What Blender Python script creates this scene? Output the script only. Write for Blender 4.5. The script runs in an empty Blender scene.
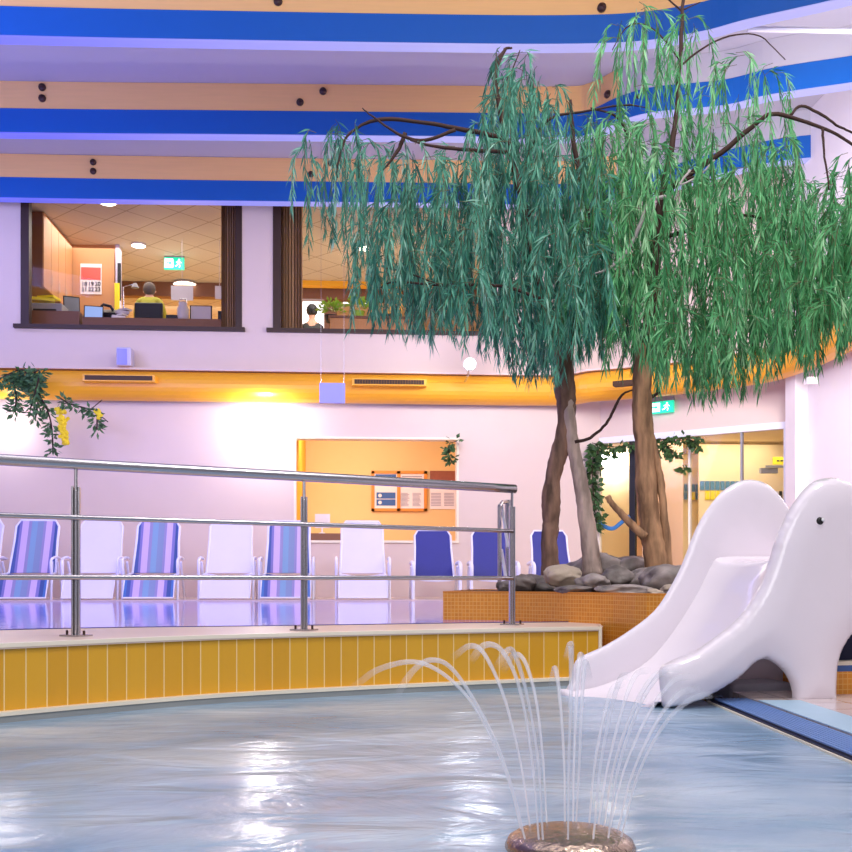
import bpy, bmesh, math, random
from mathutils import Vector, Matrix, Quaternion
from mathutils.geometry import delaunay_2d_cdt
random.seed(7)
scn = bpy.context.scene
COL = scn.collection
PI = math.pi

# ------------------------------------------------------------------ camera frame
FPX, CX, HY, ZC = 1000.0, 426.0, 582.0, 0.577
TH = math.radians(3.7)
CT, ST = math.cos(TH), math.sin(TH)
RV = Vector((CT, -ST, 0)); FV = Vector((ST, CT, 0))
def cam2w(xc, d, z): return Vector((xc*CT + d*ST, -xc*ST + d*CT, z))
def W(x, y, D): return cam2w((x-CX)/FPX*D, D, ZC + (HY-y)/FPX*D)
def WZ(x, D, z): return cam2w((x-CX)/FPX*D, D, z)
def onZ(x, y, z):
    D = (z-ZC)*FPX/(HY-y); return WZ(x, D, z)
def onY(x, y, Y):
    D = Y/(CT-(x-CX)/FPX*ST); return W(x, y, D)

# ------------------------------------------------------------------ materials
def lin(c):
    return tuple((v/12.92 if v <= .04045 else ((v+.055)/1.055)**2.4) for v in c) + (1,)
def rgb(r, g, b): return lin((r/255, g/255, b/255))
MATS = {}
def mat(name, col, rough=.5, metal=0, noise=.06, nscale=8, bump=0, bscale=40, emit=None, estr=0, alpha=1, trans=0, coat=0, spec=.5, ior=1.45, stretch=None):
    m = bpy.data.materials.new(name); m.use_nodes = True
    nt = m.node_tree; N = nt.nodes; L = nt.links; p = N['Principled BSDF']
    tc = N.new('ShaderNodeTexCoord')
    src = tc.outputs['Object']
    if stretch:
        mp = N.new('ShaderNodeMapping'); mp.inputs['Scale'].default_value = stretch
        L.new(src, mp.inputs[0]); src = mp.outputs[0]
    if noise:
        nz = N.new('ShaderNodeTexNoise'); nz.inputs['Scale'].default_value = nscale; nz.inputs['Detail'].default_value = 3
        L.new(src, nz.inputs['Vector'])
        mx = N.new('ShaderNodeMix'); mx.data_type = 'RGBA'
        mx.inputs[6].default_value = tuple(max(0, c*(1-noise)) for c in col[:3]) + (1,)
        mx.inputs[7].default_value = tuple(min(1, c*(1+noise)) for c in col[:3]) + (1,)
        if noise > .3:
            mr = N.new('ShaderNodeMapRange'); mr.inputs['From Min'].default_value = .36; mr.inputs['From Max'].default_value = .64; nz.inputs['Detail'].default_value = 6
            L.new(nz.outputs['Fac'], mr.inputs[0]); L.new(mr.outputs[0], mx.inputs[0])
        else: L.new(nz.outputs['Fac'], mx.inputs[0])
        L.new(mx.outputs[2], p.inputs['Base Color'])
    else: p.inputs['Base Color'].default_value = col
    p.inputs['Roughness'].default_value = rough; p.inputs['Metallic'].default_value = metal
    p.inputs['Alpha'].default_value = alpha; p.inputs['Transmission Weight'].default_value = trans
    p.inputs['Coat Weight'].default_value = coat; p.inputs['IOR'].default_value = ior
    p.inputs['Specular IOR Level'].default_value = spec
    if emit: p.inputs['Emission Color'].default_value = emit; p.inputs['Emission Strength'].default_value = estr
    if bump:
        nb = N.new('ShaderNodeTexNoise'); nb.inputs['Scale'].default_value = bscale; nb.inputs['Detail'].default_value = 4
        L.new(src, nb.inputs['Vector'])
        b = N.new('ShaderNodeBump'); b.inputs['Strength'].default_value = bump; b.inputs['Distance'].default_value = .02
        L.new(nb.outputs['Fac'], b.inputs['Height']); L.new(b.outputs[0], p.inputs['Normal'])
    MATS[name] = m
    return m
def brickmat(name, c1, c2, grout, bw, bh, mortar, rough=.3, offset=0, bump=.3, coat=0):
    m = bpy.data.materials.new(name); m.use_nodes = True
    nt = m.node_tree; N = nt.nodes; L = nt.links; p = N['Principled BSDF']
    uv = N.new('ShaderNodeUVMap'); uv.uv_map = 'UVMap'
    b = N.new('ShaderNodeTexBrick'); b.offset = offset; b.squash = 1
    b.inputs['Scale'].default_value = 1
    b.inputs['Brick Width'].default_value = bw; b.inputs['Row Height'].default_value = bh
    b.inputs['Mortar Size'].default_value = mortar; b.inputs['Mortar Smooth'].default_value = .2
    b.inputs['Color1'].default_value = c1; b.inputs['Color2'].default_value = c2; b.inputs['Mortar'].default_value = grout
    L.new(uv.outputs[0], b.inputs['Vector']); L.new(b.outputs['Color'], p.inputs['Base Color'])
    bp = N.new('ShaderNodeBump'); bp.invert = True; bp.inputs['Strength'].default_value = bump; bp.inputs['Distance'].default_value = .003
    L.new(b.outputs['Fac'], bp.inputs['Height']); L.new(bp.outputs[0], p.inputs['Normal'])
    p.inputs['Roughness'].default_value = rough; p.inputs['Coat Weight'].default_value = coat
    MATS[name] = m; return m

mat('plaster', rgb(222, 200, 190), .75, noise=.02, nscale=3, bump=.08, bscale=60)
mat('plaster_white', rgb(240, 232, 234), .7, noise=.02, bump=.05)
mat('ceiling_panel', rgb(184, 180, 190), .7, noise=.02, nscale=2)
mat('beam_wood', rgb(242, 190, 122), .5, noise=.06, nscale=4, stretch=(.4, 6, 9))
mat('beam_blue', rgb(8, 90, 176), .45, noise=.03)
mat('strip_white', rgb(235, 235, 245), .4, noise=0)
mat('dark_bolt', rgb(60, 35, 30), .4, noise=.1)
mat('duct_yellow', rgb(240, 168, 40), .38, noise=.02, bump=.06, bscale=14, coat=.2)
mat('duct_dark', rgb(70, 45, 20), .6)
mat('frame_dark', rgb(58, 36, 28), .5)
mat('steel', rgb(190, 186, 190), .27, metal=1, noise=.03, stretch=(1, 1, .1))
mat('steel_dome', rgb(180, 160, 142), .2, metal=1, noise=.15, nscale=40, bump=.25, bscale=60)
mat('slide_white', rgb(238, 228, 236), .16, noise=.01, coat=.5)
mat('white_plastic', rgb(236, 232, 240), .3, noise=.02)
mat('white_mesh', rgb(228, 220, 240), .6, noise=.02)
mat('blue_mesh', rgb(48, 50, 132), .6, noise=.06)
mat('navy', rgb(20, 24, 60), .6)
mat('black', rgb(18, 17, 18), .5)
mat('eye_white', rgb(235, 235, 235), .2)
mat('grey_plastic', rgb(150, 148, 152), .4)
mat('bark', rgb(128, 98, 82), .85, noise=.55, nscale=14, bump=1, bscale=22, stretch=(1, 1, .25))
mat('bark_pale', rgb(190, 166, 154), .8, noise=.35, nscale=14, bump=1, bscale=20, stretch=(1, 1, .25))
mat('bark_brown', rgb(176, 134, 100), .85, noise=.5, nscale=16, bump=1, bscale=24, stretch=(1, 1, .2))
mat('bark_dark', rgb(62, 40, 34), .8, noise=.2)
mat('vine_grey', rgb(168, 158, 158), .8)
mat('rock_grey', rgb(146, 134, 130), .55, noise=.45, nscale=6, bump=.6, bscale=9)
mat('rock_dark', rgb(112, 102, 98), .55, noise=.45, nscale=7, bump=.6, bscale=10)
mat('rock_pale', rgb(186, 168, 150), .65, noise=.3, nscale=6, bump=.5, bscale=14)
mat('soil', rgb(80, 66, 58), .9, noise=.2, bump=.5)
mat('twig', rgb(96, 92, 62), .8)
mat('deck_beige', rgb(214, 190, 172), .35, noise=.05)
mat('pool_floor', rgb(170, 200, 220), .4)
mat('cream_edge', rgb(240, 228, 206), .35, noise=.03)
mat('grey_skirt', rgb(150, 152, 150), .4)
mat('blue_line', rgb(60, 50, 170), .3)
mat('grate_bar', rgb(112, 146, 204), .35)
mat('grate_blue', rgb(66, 98, 158), .35, noise=.1)
mat('niche_wall', rgb(232, 194, 134), .7, noise=.02)
mat('yellow_wall', rgb(244, 178, 44), .7, noise=.03)
mat('cream_wall', rgb(246, 222, 172), .7, noise=.02)
mat('peach_wall', rgb(236, 196, 166), .7, noise=.02)
mat('office_ceiling', rgb(206, 178, 148), .8, noise=.02)
mat('office_wood', rgb(196, 140, 92), .5, noise=.08, nscale=5, stretch=(8, 8, .6))
mat('office_wood_dark', rgb(120, 78, 56), .5, noise=.08, nscale=5, stretch=(8, 8, .6))
mat('curtain', rgb(184, 148, 114), .9, noise=.05)
mat('lamp_white', (1, 1, 1, 1), .5, noise=0, emit=(1, .93, .8, 1), estr=9)
mat('lamp_cool', (1, 1, 1, 1), .5, noise=0, emit=(.92, .95, 1, 1), estr=20)
mat('lamp_soft', (1, 1, 1, 1), .5, noise=0, emit=(.95, .96, 1, 1), estr=1.6)
mat('glow_violet', rgb(60, 60, 150), .5, noise=0, emit=(.22, .24, 1, 1), estr=.75)
mat('glow_lilac', rgb(130, 125, 170), .5, noise=0, emit=(.62, .62, 1, 1), estr=.6)
mat('exit_green', rgb(20, 190, 150), .4, noise=0, emit=rgb(20, 200, 150), estr=1.2)
mat('exit_white', (1, 1, 1, 1), .4, noise=0, emit=(.9, 1, .98, 1), estr=1.6)
mat('paper', rgb(238, 228, 226), .7, noise=0)
mat('paper_grey', rgb(196, 186, 190), .7, noise=0)
mat('red_print', rgb(226, 92, 84), .6, noise=0)
mat('ink', rgb(50, 44, 52), .7, noise=0)
mat('ink_pale', rgb(170, 156, 170), .7, noise=0)
mat('poster_blue', rgb(62, 98, 160), .6, noise=0)
mat('poster_brown', rgb(150, 84, 62), .6, noise=.2, nscale=20)
mat('poster_frame', rgb(222, 140, 48), .5)
mat('screen_blue', rgb(150, 180, 220), .3, noise=0, emit=rgb(150, 180, 220), estr=.5)
mat('screen_grey', rgb(120, 124, 130), .3, noise=0)
mat('lilac_board', rgb(150, 150, 232), .5, noise=.02)
mat('speaker_box', rgb(200, 192, 214), .5)
mat('leaf_ivy', rgb(58, 92, 48), .6, noise=.4, nscale=30)
mat('leaf_dark', rgb(74, 112, 66), .6, noise=.4, nscale=25)
mat('leaf_lime', rgb(150, 190, 60), .6, noise=.3, nscale=30)
mat('flower_yellow', rgb(244, 214, 40), .6, noise=.15, nscale=60)
mat('skin', rgb(214, 164, 138), .6)
mat('hair_grey', rgb(96, 84, 78), .8)
mat('top_green', rgb(176, 170, 60), .8)
mat('blue_band', rgb(60, 130, 200), .5)
mat('yellow_plastic', rgb(236, 216, 40), .5)
mat('tile_black', rgb(60, 62, 66), .4)
brickmat('curb_tiles', rgb(226, 168, 42), rgb(218, 158, 36), rgb(246, 214, 150), .091, 2, .0028, rough=.3, coat=.1)
brickmat('mosaic', rgb(232, 150, 44), rgb(222, 138, 38), rgb(240, 182, 96), .026, .026, .0022, rough=.3)
brickmat('band_tiles', rgb(96, 136, 152), rgb(110, 150, 165), rgb(236, 220, 180), .14, .14, .008)
brickmat('deck_tiles', rgb(214, 204, 210), rgb(222, 204, 196), rgb(170, 140, 130), .22, .22, .005, rough=.14)
brickmat('ceiling_tiles', rgb(198, 184, 166), rgb(202, 188, 170), rgb(160, 144, 126), .62, .62, .012, rough=.8)

# striped fabric
def stripes():
    m = bpy.data.materials.new('striped_fabric'); m.use_nodes = True
    N = m.node_tree.nodes; L = m.node_tree.links; p = N['Principled BSDF']
    tc = N.new('ShaderNodeTexCoord'); sx = N.new('ShaderNodeSeparateXYZ'); L.new(tc.outputs['Object'], sx.inputs[0])
    mr = N.new('ShaderNodeMapRange'); mr.inputs['From Min'].default_value = -.32; mr.inputs['From Max'].default_value = .32
    L.new(sx.outputs[0], mr.inputs[0])
    cr = N.new('ShaderNodeValToRGB'); cr.color_ramp.interpolation = 'CONSTANT'
    e = cr.color_ramp.elements
    cols = [(0, (72, 116, 172)), (.07, (70, 90, 150)), (.14, (126, 120, 176)), (.19, (206, 178, 212)), (.32, (150, 140, 176)), (.38, (128, 160, 184)), (.5, (132, 146, 172)), (.62, (150, 140, 176)), (.67, (210, 182, 214)), (.79, (126, 120, 176)), (.85, (60, 84, 140)), (.93, (72, 116, 172))]
    e[0].position = 0; e[0].color = rgb(*cols[0][1]); e[1].position = cols[1][0]; e[1].color = rgb(*cols[1][1])
    for q, c in cols[2:]:
        k = e.new(q); k.color = rgb(*c)
    L.new(mr.outputs[0], cr.inputs[0]); L.new(cr.outputs[0], p.inputs['Base Color']); p.inputs['Roughness'].default_value = .7
    MATS['striped_fabric'] = m
stripes()
# glass
def glass(name, tint, mixf):
    m = bpy.data.materials.new(name); m.use_nodes = True
    N = m.node_tree.nodes; L = m.node_tree.links
    N.remove(N['Principled BSDF'])
    t = N.new('ShaderNodeBsdfTransparent'); t.inputs[0].default_value = tint
    g = N.new('ShaderNodeBsdfGlossy'); g.inputs['Roughness'].default_value = .03
    fr = N.new('ShaderNodeFresnel'); fr.inputs['IOR'].default_value = 1.35
    mu = N.new('ShaderNodeMath'); mu.operation = 'MULTIPLY'; mu.inputs[1].default_value = mixf; L.new(fr.outputs[0], mu.inputs[0])
    mx = N.new('ShaderNodeMixShader'); L.new(mu.outputs[0], mx.inputs[0]); L.new(t.outputs[0], mx.inputs[1]); L.new(g.outputs[0], mx.inputs[2])
    L.new(mx.outputs[0], N['Material Output'].inputs[0]); MATS[name] = m
glass('window_glass', (.97, .96, .95, 1), .3)
def glowmat():  # light on the beam undersides, painted as an emission ramp along x
    m = MATS['beam_glow']; N = m.node_tree.nodes; L = m.node_tree.links
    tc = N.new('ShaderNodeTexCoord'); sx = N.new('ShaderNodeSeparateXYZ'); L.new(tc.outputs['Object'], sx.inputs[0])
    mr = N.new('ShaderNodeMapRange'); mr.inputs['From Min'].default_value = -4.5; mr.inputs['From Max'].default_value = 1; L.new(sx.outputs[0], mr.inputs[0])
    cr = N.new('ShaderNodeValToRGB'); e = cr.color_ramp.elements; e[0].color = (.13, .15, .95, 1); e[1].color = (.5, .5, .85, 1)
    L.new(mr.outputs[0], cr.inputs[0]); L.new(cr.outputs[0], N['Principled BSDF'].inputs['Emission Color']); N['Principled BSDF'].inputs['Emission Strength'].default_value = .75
mat('beam_glow', rgb(90, 90, 150), .5, noise=0, emit=(1, 1, 1, 1), estr=.7); glowmat()
# water
def water(name, col, rough, bs, bscale, stretch, foam=None):
    m = bpy.data.materials.new(name); m.use_nodes = True
    N = m.node_tree.nodes; L = m.node_tree.links; p = N['Principled BSDF']
    tc = N.new('ShaderNodeTexCoord'); mp = N.new('ShaderNodeMapping'); mp.inputs['Scale'].default_value = stretch
    L.new(tc.outputs['Object'], mp.inputs[0])
    nz = N.new('ShaderNodeTexNoise'); nz.inputs['Scale'].default_value = bscale; nz.inputs['Detail'].default_value = 5
    nz.inputs['Distortion'].default_value = .8
    L.new(mp.outputs[0], nz.inputs['Vector'])
    b = N.new('ShaderNodeBump'); b.inputs['Strength'].default_value = bs; b.inputs['Distance'].default_value = .05
    L.new(nz.outputs['Fac'], b.inputs['Height']); L.new(b.outputs[0], p.inputs['Normal'])
    n2 = N.new('ShaderNodeTexNoise'); n2.inputs['Scale'].default_value = bscale*.5; n2.inputs['Detail'].default_value = 4; L.new(mp.outputs[0], n2.inputs['Vector'])
    cr = N.new('ShaderNodeValToRGB'); e = cr.color_ramp.elements
    e[0].position = .35; e[0].color = col; e[1].position = .75; e[1].color = foam or col
    L.new(n2.outputs['Fac'], cr.inputs[0]); L.new(cr.outputs[0], p.inputs['Base Color'])
    p.inputs['Roughness'].default_value = rough; p.inputs['IOR'].default_value = 1.33
    p.inputs['Specular IOR Level'].default_value = .8
    MATS[name] = m; return m
water('water_pool', rgb(116, 152, 182), .19, .36, 2.3, (1, 1.8, 1), rgb(186, 204, 218))
water('water_upper', rgb(150, 138, 240), .06, .03, 3, (.6, 2.2, 1), rgb(170, 165, 235))
m = mat('water_jet', (.93, .93, 1, 1), .4, noise=0, alpha=.38)
mat('water_mist', (.95, .94, 1, 1), .5, noise=0, alpha=.3)
def jetmat():
    m = MATS['water_jet']; N = m.node_tree.nodes; L = m.node_tree.links; a = N.new('ShaderNodeAttribute'); a.attribute_name = 'fade'
    L.new(a.outputs['Fac'], N['Principled BSDF'].inputs['Alpha'])
jetmat()
# foliage
def foliage(name, ramp):
    m = bpy.data.materials.new(name); m.use_nodes = True
    N = m.node_tree.nodes; L = m.node_tree.links; p = N['Principled BSDF']
    a = N.new('ShaderNodeAttribute'); a.attribute_name = 'tint'
    cr = N.new('ShaderNodeValToRGB'); e = cr.color_ramp.elements
    e[0].position = 0; e[0].color = rgb(*ramp[0]); e[1].position = 1; e[1].color = rgb(*ramp[-1])
    for i, c in enumerate(ramp[1:-1]):
        k = e.new((i+1)/(len(ramp)-1)); k.color = rgb(*c)
    L.new(a.outputs['Fac'], cr.inputs[0]); L.new(cr.outputs[0], p.inputs['Base Color'])
    p.inputs['Roughness'].default_value = .45
    tr = N.new('ShaderNodeBsdfTranslucent'); L.new(cr.outputs[0], tr.inputs[0])
    mx = N.new('ShaderNodeMixShader'); mx.inputs[0].default_value = .3
    L.new(p.outputs[0], mx.inputs[1]); L.new(tr.outputs[0], mx.inputs[2]); L.new(mx.outputs[0], N['Material Output'].inputs[0])
    MATS[name] = m
foliage('willow_blue', [(44, 112, 96), (70, 146, 120), (96, 172, 142), (160, 208, 186)])
foliage('willow_green', [(48, 122, 72), (82, 164, 102), (112, 192, 126), (180, 226, 176)])

# ------------------------------------------------------------------ mesh builder
class MB:
    def __init__(s): s.v = []; s.f = []; s.uv = {}
    def add(s, vs, fs, uvs=None):
        o = len(s.v); s.v += [tuple(v) for v in vs]
        for i, f in enumerate(fs):
            s.f.append(tuple(o+k for k in f))
            if uvs: s.uv[len(s.f)-1] = uvs[i]
        return s
    def box(s, c, d, rz=0, M=None):
        x, y, z = d[0]/2, d[1]/2, d[2]/2
        R = Matrix.Rotation(rz, 3, 'Z') if M is None else M
        c = Vector(c)
        vs = [c + R @ Vector((a*x, b*y, e*z)) for a in (-1, 1) for b in (-1, 1) for e in (-1, 1)]
        return s.add(vs, [(0, 1, 3, 2), (4, 6, 7, 5), (0, 4, 5, 1), (2, 3, 7, 6), (0, 2, 6, 4), (1, 5, 7, 3)])
    def bx(s, x0, x1, y0, y1, z0, z1): return s.box(((x0+x1)/2, (y0+y1)/2, (z0+z1)/2), (abs(x1-x0), abs(y1-y0), abs(z1-z0)))
    def tube(s, pts, r, n=10, cap=True):
        pts = [Vector(p) for p in pts]; rs = r if isinstance(r, (list, tuple)) else [r]*len(pts)
        rings = []; up = None
        for i, p in enumerate(pts):
            t = (pts[min(i+1, len(pts)-1)] - pts[max(i-1, 0)])
            t = t.normalized() if t.length > 1e-9 else Vector((0, 0, 1))
            if up is None:
                a = Vector((0, 0, 1)) if abs(t.z) < .9 else Vector((1, 0, 0)); up = (a - t*a.dot(t)).normalized()
            else:
                up = up - t*up.dot(t); up = up.normalized() if up.length > 1e-6 else t.orthogonal().normalized()
            b = t.cross(up)
            rings.append([p + (up*math.cos(2*PI*k/n) + b*math.sin(2*PI*k/n))*rs[i] for k in range(n)])
        vs = [v for R in rings for v in R]; fs = []
        for i in range(len(rings)-1):
            for k in range(n): fs.append((i*n+k, i*n+(k+1) % n, (i+1)*n+(k+1) % n, (i+1)*n+k))
        if cap: fs.append(tuple(range(n))[::-1]); fs.append(tuple((len(rings)-1)*n+k for k in range(n)))
        return s.add(vs, fs)
    def lathe(s, c, prof, n=24, axis=None):
        c = Vector(c); Q = Vector((0, 0, 1)).rotation_difference(Vector(axis)) if axis is not None else Quaternion()
        vs = []; fs = []
        for r, z in prof:
            for k in range(n): vs.append(c + Q @ Vector((r*math.cos(2*PI*k/n), r*math.sin(2*PI*k/n), z)))
        m = len(prof)
        for i in range(m-1):
            for k in range(n): fs.append((i*n+k, i*n+(k+1) % n, (i+1)*n+(k+1) % n, (i+1)*n+k))
        fs.append(tuple(range(n))[::-1]); fs.append(tuple((m-1)*n+k for k in range(n)))
        return s.add(vs, fs)
    def ball(s, c, r, n=10, sc=(1, 1, 1)):
        c = Vector(c); vs = []; fs = []; m = max(4, n//2)
        for i in range(1, m):
            a = PI*i/m
            for k in range(n):
                b = 2*PI*k/n; vs.append(c + Vector((r*sc[0]*math.sin(a)*math.cos(b), r*sc[1]*math.sin(a)*math.sin(b), -r*sc[2]*math.cos(a))))
        for i in range(m-2):
            for k in range(n): fs.append((i*n+k, i*n+(k+1) % n, (i+1)*n+(k+1) % n, (i+1)*n+k))
        vs.append(c+Vector((0, 0, -r*sc[2]))); vs.append(c+Vector((0, 0, r*sc[2])))
        a, b = len(vs)-2, len(vs)-1
        for k in range(n): fs.append((a, (k+1) % n, k)); fs.append((b, (m-2)*n+k, (m-2)*n+(k+1) % n))
        return s.add(vs, fs)
    def prism(s, poly, vec):      # poly: 3D points, extruded by vec
        n = len(poly); vec = Vector(vec); vs = [Vector(p) for p in poly] + [Vector(p)+vec for p in poly]
        fs = [tuple(range(n))[::-1], tuple(range(n, 2*n))] + [(k, (k+1) % n, n+(k+1) % n, n+k) for k in range(n)]
        return s.add(vs, fs)
    def ribbon(s, path, z0, z1, flip=False, u0=0):   # vertical wall along an xy path, uv in metres
        u = u0
        for a, b in zip(path[:-1], path[1:]):
            l = math.hypot(b[0]-a[0], b[1]-a[1])
            vs = [(a[0], a[1], z0), (b[0], b[1], z0), (b[0], b[1], z1), (a[0], a[1], z1)]
            s.add(vs, [(0, 1, 2, 3)], [[(u, z0), (u+l, z0), (u+l, z1), (u, z1)]]); u += l
        return s
    def strip(s, pa, pb, za, zb=None):       # flat strip between two xy paths
        zb = za if zb is None else zb
        for i in range(len(pa)-1):
            vs = [(*pa[i][:2], za), (*pa[i+1][:2], za), (*pb[i+1][:2], zb), (*pb[i][:2], zb)]
            s.add(vs, [(0, 1, 2, 3)], [[(v[0], v[1]) for v in vs]])
        return s
    def build(s, name, mt, parent=None, smooth=False, local=False, bevel=0, seg=2, mods=None):
        me = bpy.data.meshes.new(name); me.from_pydata(s.v, [], s.f)
        if s.uv:
            uvl = me.uv_layers.new(name='UVMap')
            for pi, p in enumerate(me.polygons):
                if pi in s.uv:
                    for k, li in enumerate(p.loop_indices): uvl.data[li].uv = s.uv[pi][k]
        me.materials.append(MATS[mt]); me.validate(); me.update()
        bm = bmesh.new(); bm.from_mesh(me)
        if not s.uv: bmesh.ops.recalc_face_normals(bm, faces=bm.faces)
        bm.to_mesh(me); bm.free()
        if smooth:
            for p in me.polygons: p.use_smooth = True
        o = bpy.data.objects.new(name, me); COL.objects.link(o)
        if parent is not None:
            o.parent = parent
            if parent.type == 'EMPTY' and not local: o.matrix_parent_inverse = wmat(parent).inverted()
        if bevel:
            b = o.modifiers.new('bevel', 'BEVEL'); b.width = bevel; b.segments = seg; b.limit_method = 'ANGLE'; b.angle_limit = .6
            for p in me.polygons: p.use_smooth = True
            b.harden_normals = True
        return o
def wmat(o): return Matrix.Translation(o.location) @ Matrix.Rotation(o.rotation_euler.z, 4, 'Z')
def tag(o, label, cat, group=None, kind=None):
    if label: o['label'] = label
    if cat: o['category'] = cat
    if group: o['group'] = group
    if kind: o['kind'] = kind
    return o
def thing(name, label, cat, loc, rz=0, group=None):
    o = bpy.data.objects.new(name, None); COL.objects.link(o); o.empty_display_size = .1
    o.location = loc; o.rotation_euler = (0, 0, rz); return tag(o, label, cat, group)
def struct(o, label=None):
    o['kind'] = 'structure'
    if label: o['label'] = label
    return o
def copy_tree(o, parent=None):
    c = o.copy(); COL.objects.link(c); c.parent = parent
    if parent is not None: c.matrix_parent_inverse = o.matrix_parent_inverse.copy()
    for ch in list(o.children): copy_tree(ch, c)
    return c
def cat_rom(pts, n=6):
    P = [Vector(p) for p in pts]; P = [P[0]*2-P[1]] + P + [P[-1]*2-P[-2]]; out = []
    for i in range(1, len(P)-2):
        for k in range(n):
            t = k/n; a, b, c, d = P[i-1:i+3]
            out.append(.5*((2*b) + (c-a)*t + (2*a-5*b+4*c-d)*t*t + (3*b-a-3*c+d)*t**3))
    out.append(P[-2]); return out
def interp(tab, x):
    if x <= tab[0][0]: return tab[0][1]
    for (a, b), (c, d) in zip(tab[:-1], tab[1:]):
        if x <= c: return b + (d-b)*(x-a)/(c-a)
    return tab[-1][1]
def wedge(verts2, axis_pt, ax, ay, az, depth): pass
def text(body, size, mt, pos, rot, parent, name='lettering', align='CENTER', ext=.002):
    cu = bpy.data.curves.new(name, 'FONT'); cu.body = body; cu.size = size; cu.offset = size*.02; cu.extrude = ext; cu.align_x = align; cu.align_y = 'CENTER'
    t = bpy.data.objects.new(name, cu); COL.objects.link(t)
    bpy.context.view_layer.update()
    me = bpy.data.meshes.new_from_object(t.evaluated_get(bpy.context.evaluated_depsgraph_get()))
    bpy.data.objects.remove(t); me.name = name
    me.transform(Matrix.Translation(pos) @ rot); me.materials.clear(); me.materials.append(MATS[mt])
    o = bpy.data.objects.new(name, me); COL.objects.link(o); o.parent = parent
    if parent.type == 'EMPTY': o.matrix_parent_inverse = wmat(parent).inverted()
    return o
RX90 = Matrix.Rotation(PI/2, 4, 'X')

# ================================================================== SETTING
YW = 16.4
ZCEIL = ZC + 6.65
P600 = Vector((3.96, 16.4)); C1 = Vector((6.37, 14.52))
ZA = lambda h: ZC + h
# --- back wall with openings (frontal part)
def wall_holes(mb, x0, x1, z0, z1, holes, y0, y1):
    xs = sorted({x0, x1, *[h[0] for h in holes], *[h[1] for h in holes]})
    zs = sorted({z0, z1, *[h[2] for h in holes], *[h[3] for h in holes]})
    for i in range(len(xs)-1):
        for j in range(len(zs)-1):
            cx, cz = (xs[i]+xs[i+1])/2, (zs[j]+zs[j+1])/2
            if any(h[0] < cx < h[1] and h[2] < cz < h[3] for h in holes): continue
            mb.bx(xs[i], xs[i+1], y0, y1, zs[j], zs[j+1])
def hx(x): return onY(x, 400, YW).x
Z_SILL = ZA(4.09); Z_HEAD = ZA(6.25)
W1 = (hx(21), hx(242), Z_SILL, Z_HEAD)
W2 = (hx(273), hx(492), Z_SILL, Z_HEAD)
NZ0, NZ1 = ZA(.68), ZA(2.34)
NI = (hx(296), hx(456.5), NZ0, NZ1)
mb = MB(); wall_holes(mb, -13, P600.x, .25, ZCEIL, [W1, W2, (NI[0]-.035, NI[1]+.035, NZ0-.04, NZ1+.035)], YW, YW+.22)
struct(mb.build('wall_back', 'plaster'))
# angled wall above the glazed opening, then right wall
ZO = ZA(2.31)
dirA = (C1-P600).normalized(); nA = Vector((dirA.y, -dirA.x))   # faces viewer
if nA.y > 0: nA = -nA
mb = MB()
def wall_poly(a, b, z0, z1, t, n):
    mb.prism([(a.x, a.y, z0), (b.x, b.y, z0), (b.x, b.y, z1), (a.x, a.y, z1)], (-n.x*t, -n.y*t, 0))
wall_poly(P600, C1, ZO, ZCEIL, .22, nA)
struct(mb.build('wall_corner', 'plaster'))
mb = MB(); mb.bx(6.3, 6.6, 3.0, 14.5, 0, ZCEIL)
struct(mb.build('wall_right', 'plaster_white'))
mb = MB(); mb.bx(-13.2, -13, 1, 16.6, 0, ZCEIL)
struct(mb.build('wall_left', 'plaster'))
# pillar at the corner of the glazed opening (white, seen at px 790-816)
pc = WZ(803, 14.3, 0)
mb = MB(); mb.box((pc.x, pc.y, (.2+ZO+.75)/2), (.38, .34, ZO+.75-.2))
struct(tag(mb.build('pillar', 'plaster_white', bevel=.01), None, None), 'white square pillar at the corner between glazed opening and right wall')
# ceiling
mb = MB(); mb.bx(-13, 6.6, 1, 16.4, ZCEIL, ZCEIL+.15); struct(mb.build('ceiling', 'ceiling_panel'))
# deck floor under the loungers, extends into the rooms behind
ZUP = ZC-.262
mb = MB(); mb.bx(-13, 9, 14.0, 24, .1, ZUP+.015); mb.bx(3.3, 6.3, 7.2, 14.0, .1, ZUP+.015); struct(mb.build('floor', 'deck_beige'))

# --- pool curb (walkway between the two pools)
fr = [(-3.4, 2.2), (-2.7, 2.95), (-2.2, 3.6), (-1.755, 4.12), (-1.1, 4.72), (-.438, 5.09), (.3, 5.42), (.988, 5.68)]
fr = [tuple(v) for v in [(p.x, p.y) for p in cat_rom([Vector((a, b, 0)) for a, b in fr], 6)]]
bk = [(-4.1, 3.0), (-3.4, 3.9), (-2.9, 4.7), (-2.26, 5.3), (-1.7, 5.6), (-.95, 5.8), (-.2, 6.05), (.36, 6.25), (.8, 6.35), (1.08, 6.4)]
bk = [(p.x, p.y) for p in cat_rom([Vector((a, b, 0)) for a, b in bk], 6)]
frw = [tuple(cam2w(a, b, 0)[:2]) for a, b in fr]; bkw = [tuple(cam2w(a, b, 0)[:2]) for a, b in bk]
ZCB = ZC-.255; ZLEDGE = .045
def resample(path, n):
    ds = [0]
    for a, b in zip(path[:-1], path[1:]): ds.append(ds[-1]+math.dist(a, b))
    out = []
    for k in range(n):
        t = ds[-1]*k/(n-1); i = min(max(j for j in range(len(ds)) if ds[j] <= t+1e-9), len(path)-2)
        u = (t-ds[i])/(ds[i+1]-ds[i]); out.append((path[i][0]+(path[i+1][0]-path[i][0])*u, path[i][1]+(path[i+1][1]-path[i][1])*u))
    return out
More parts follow.
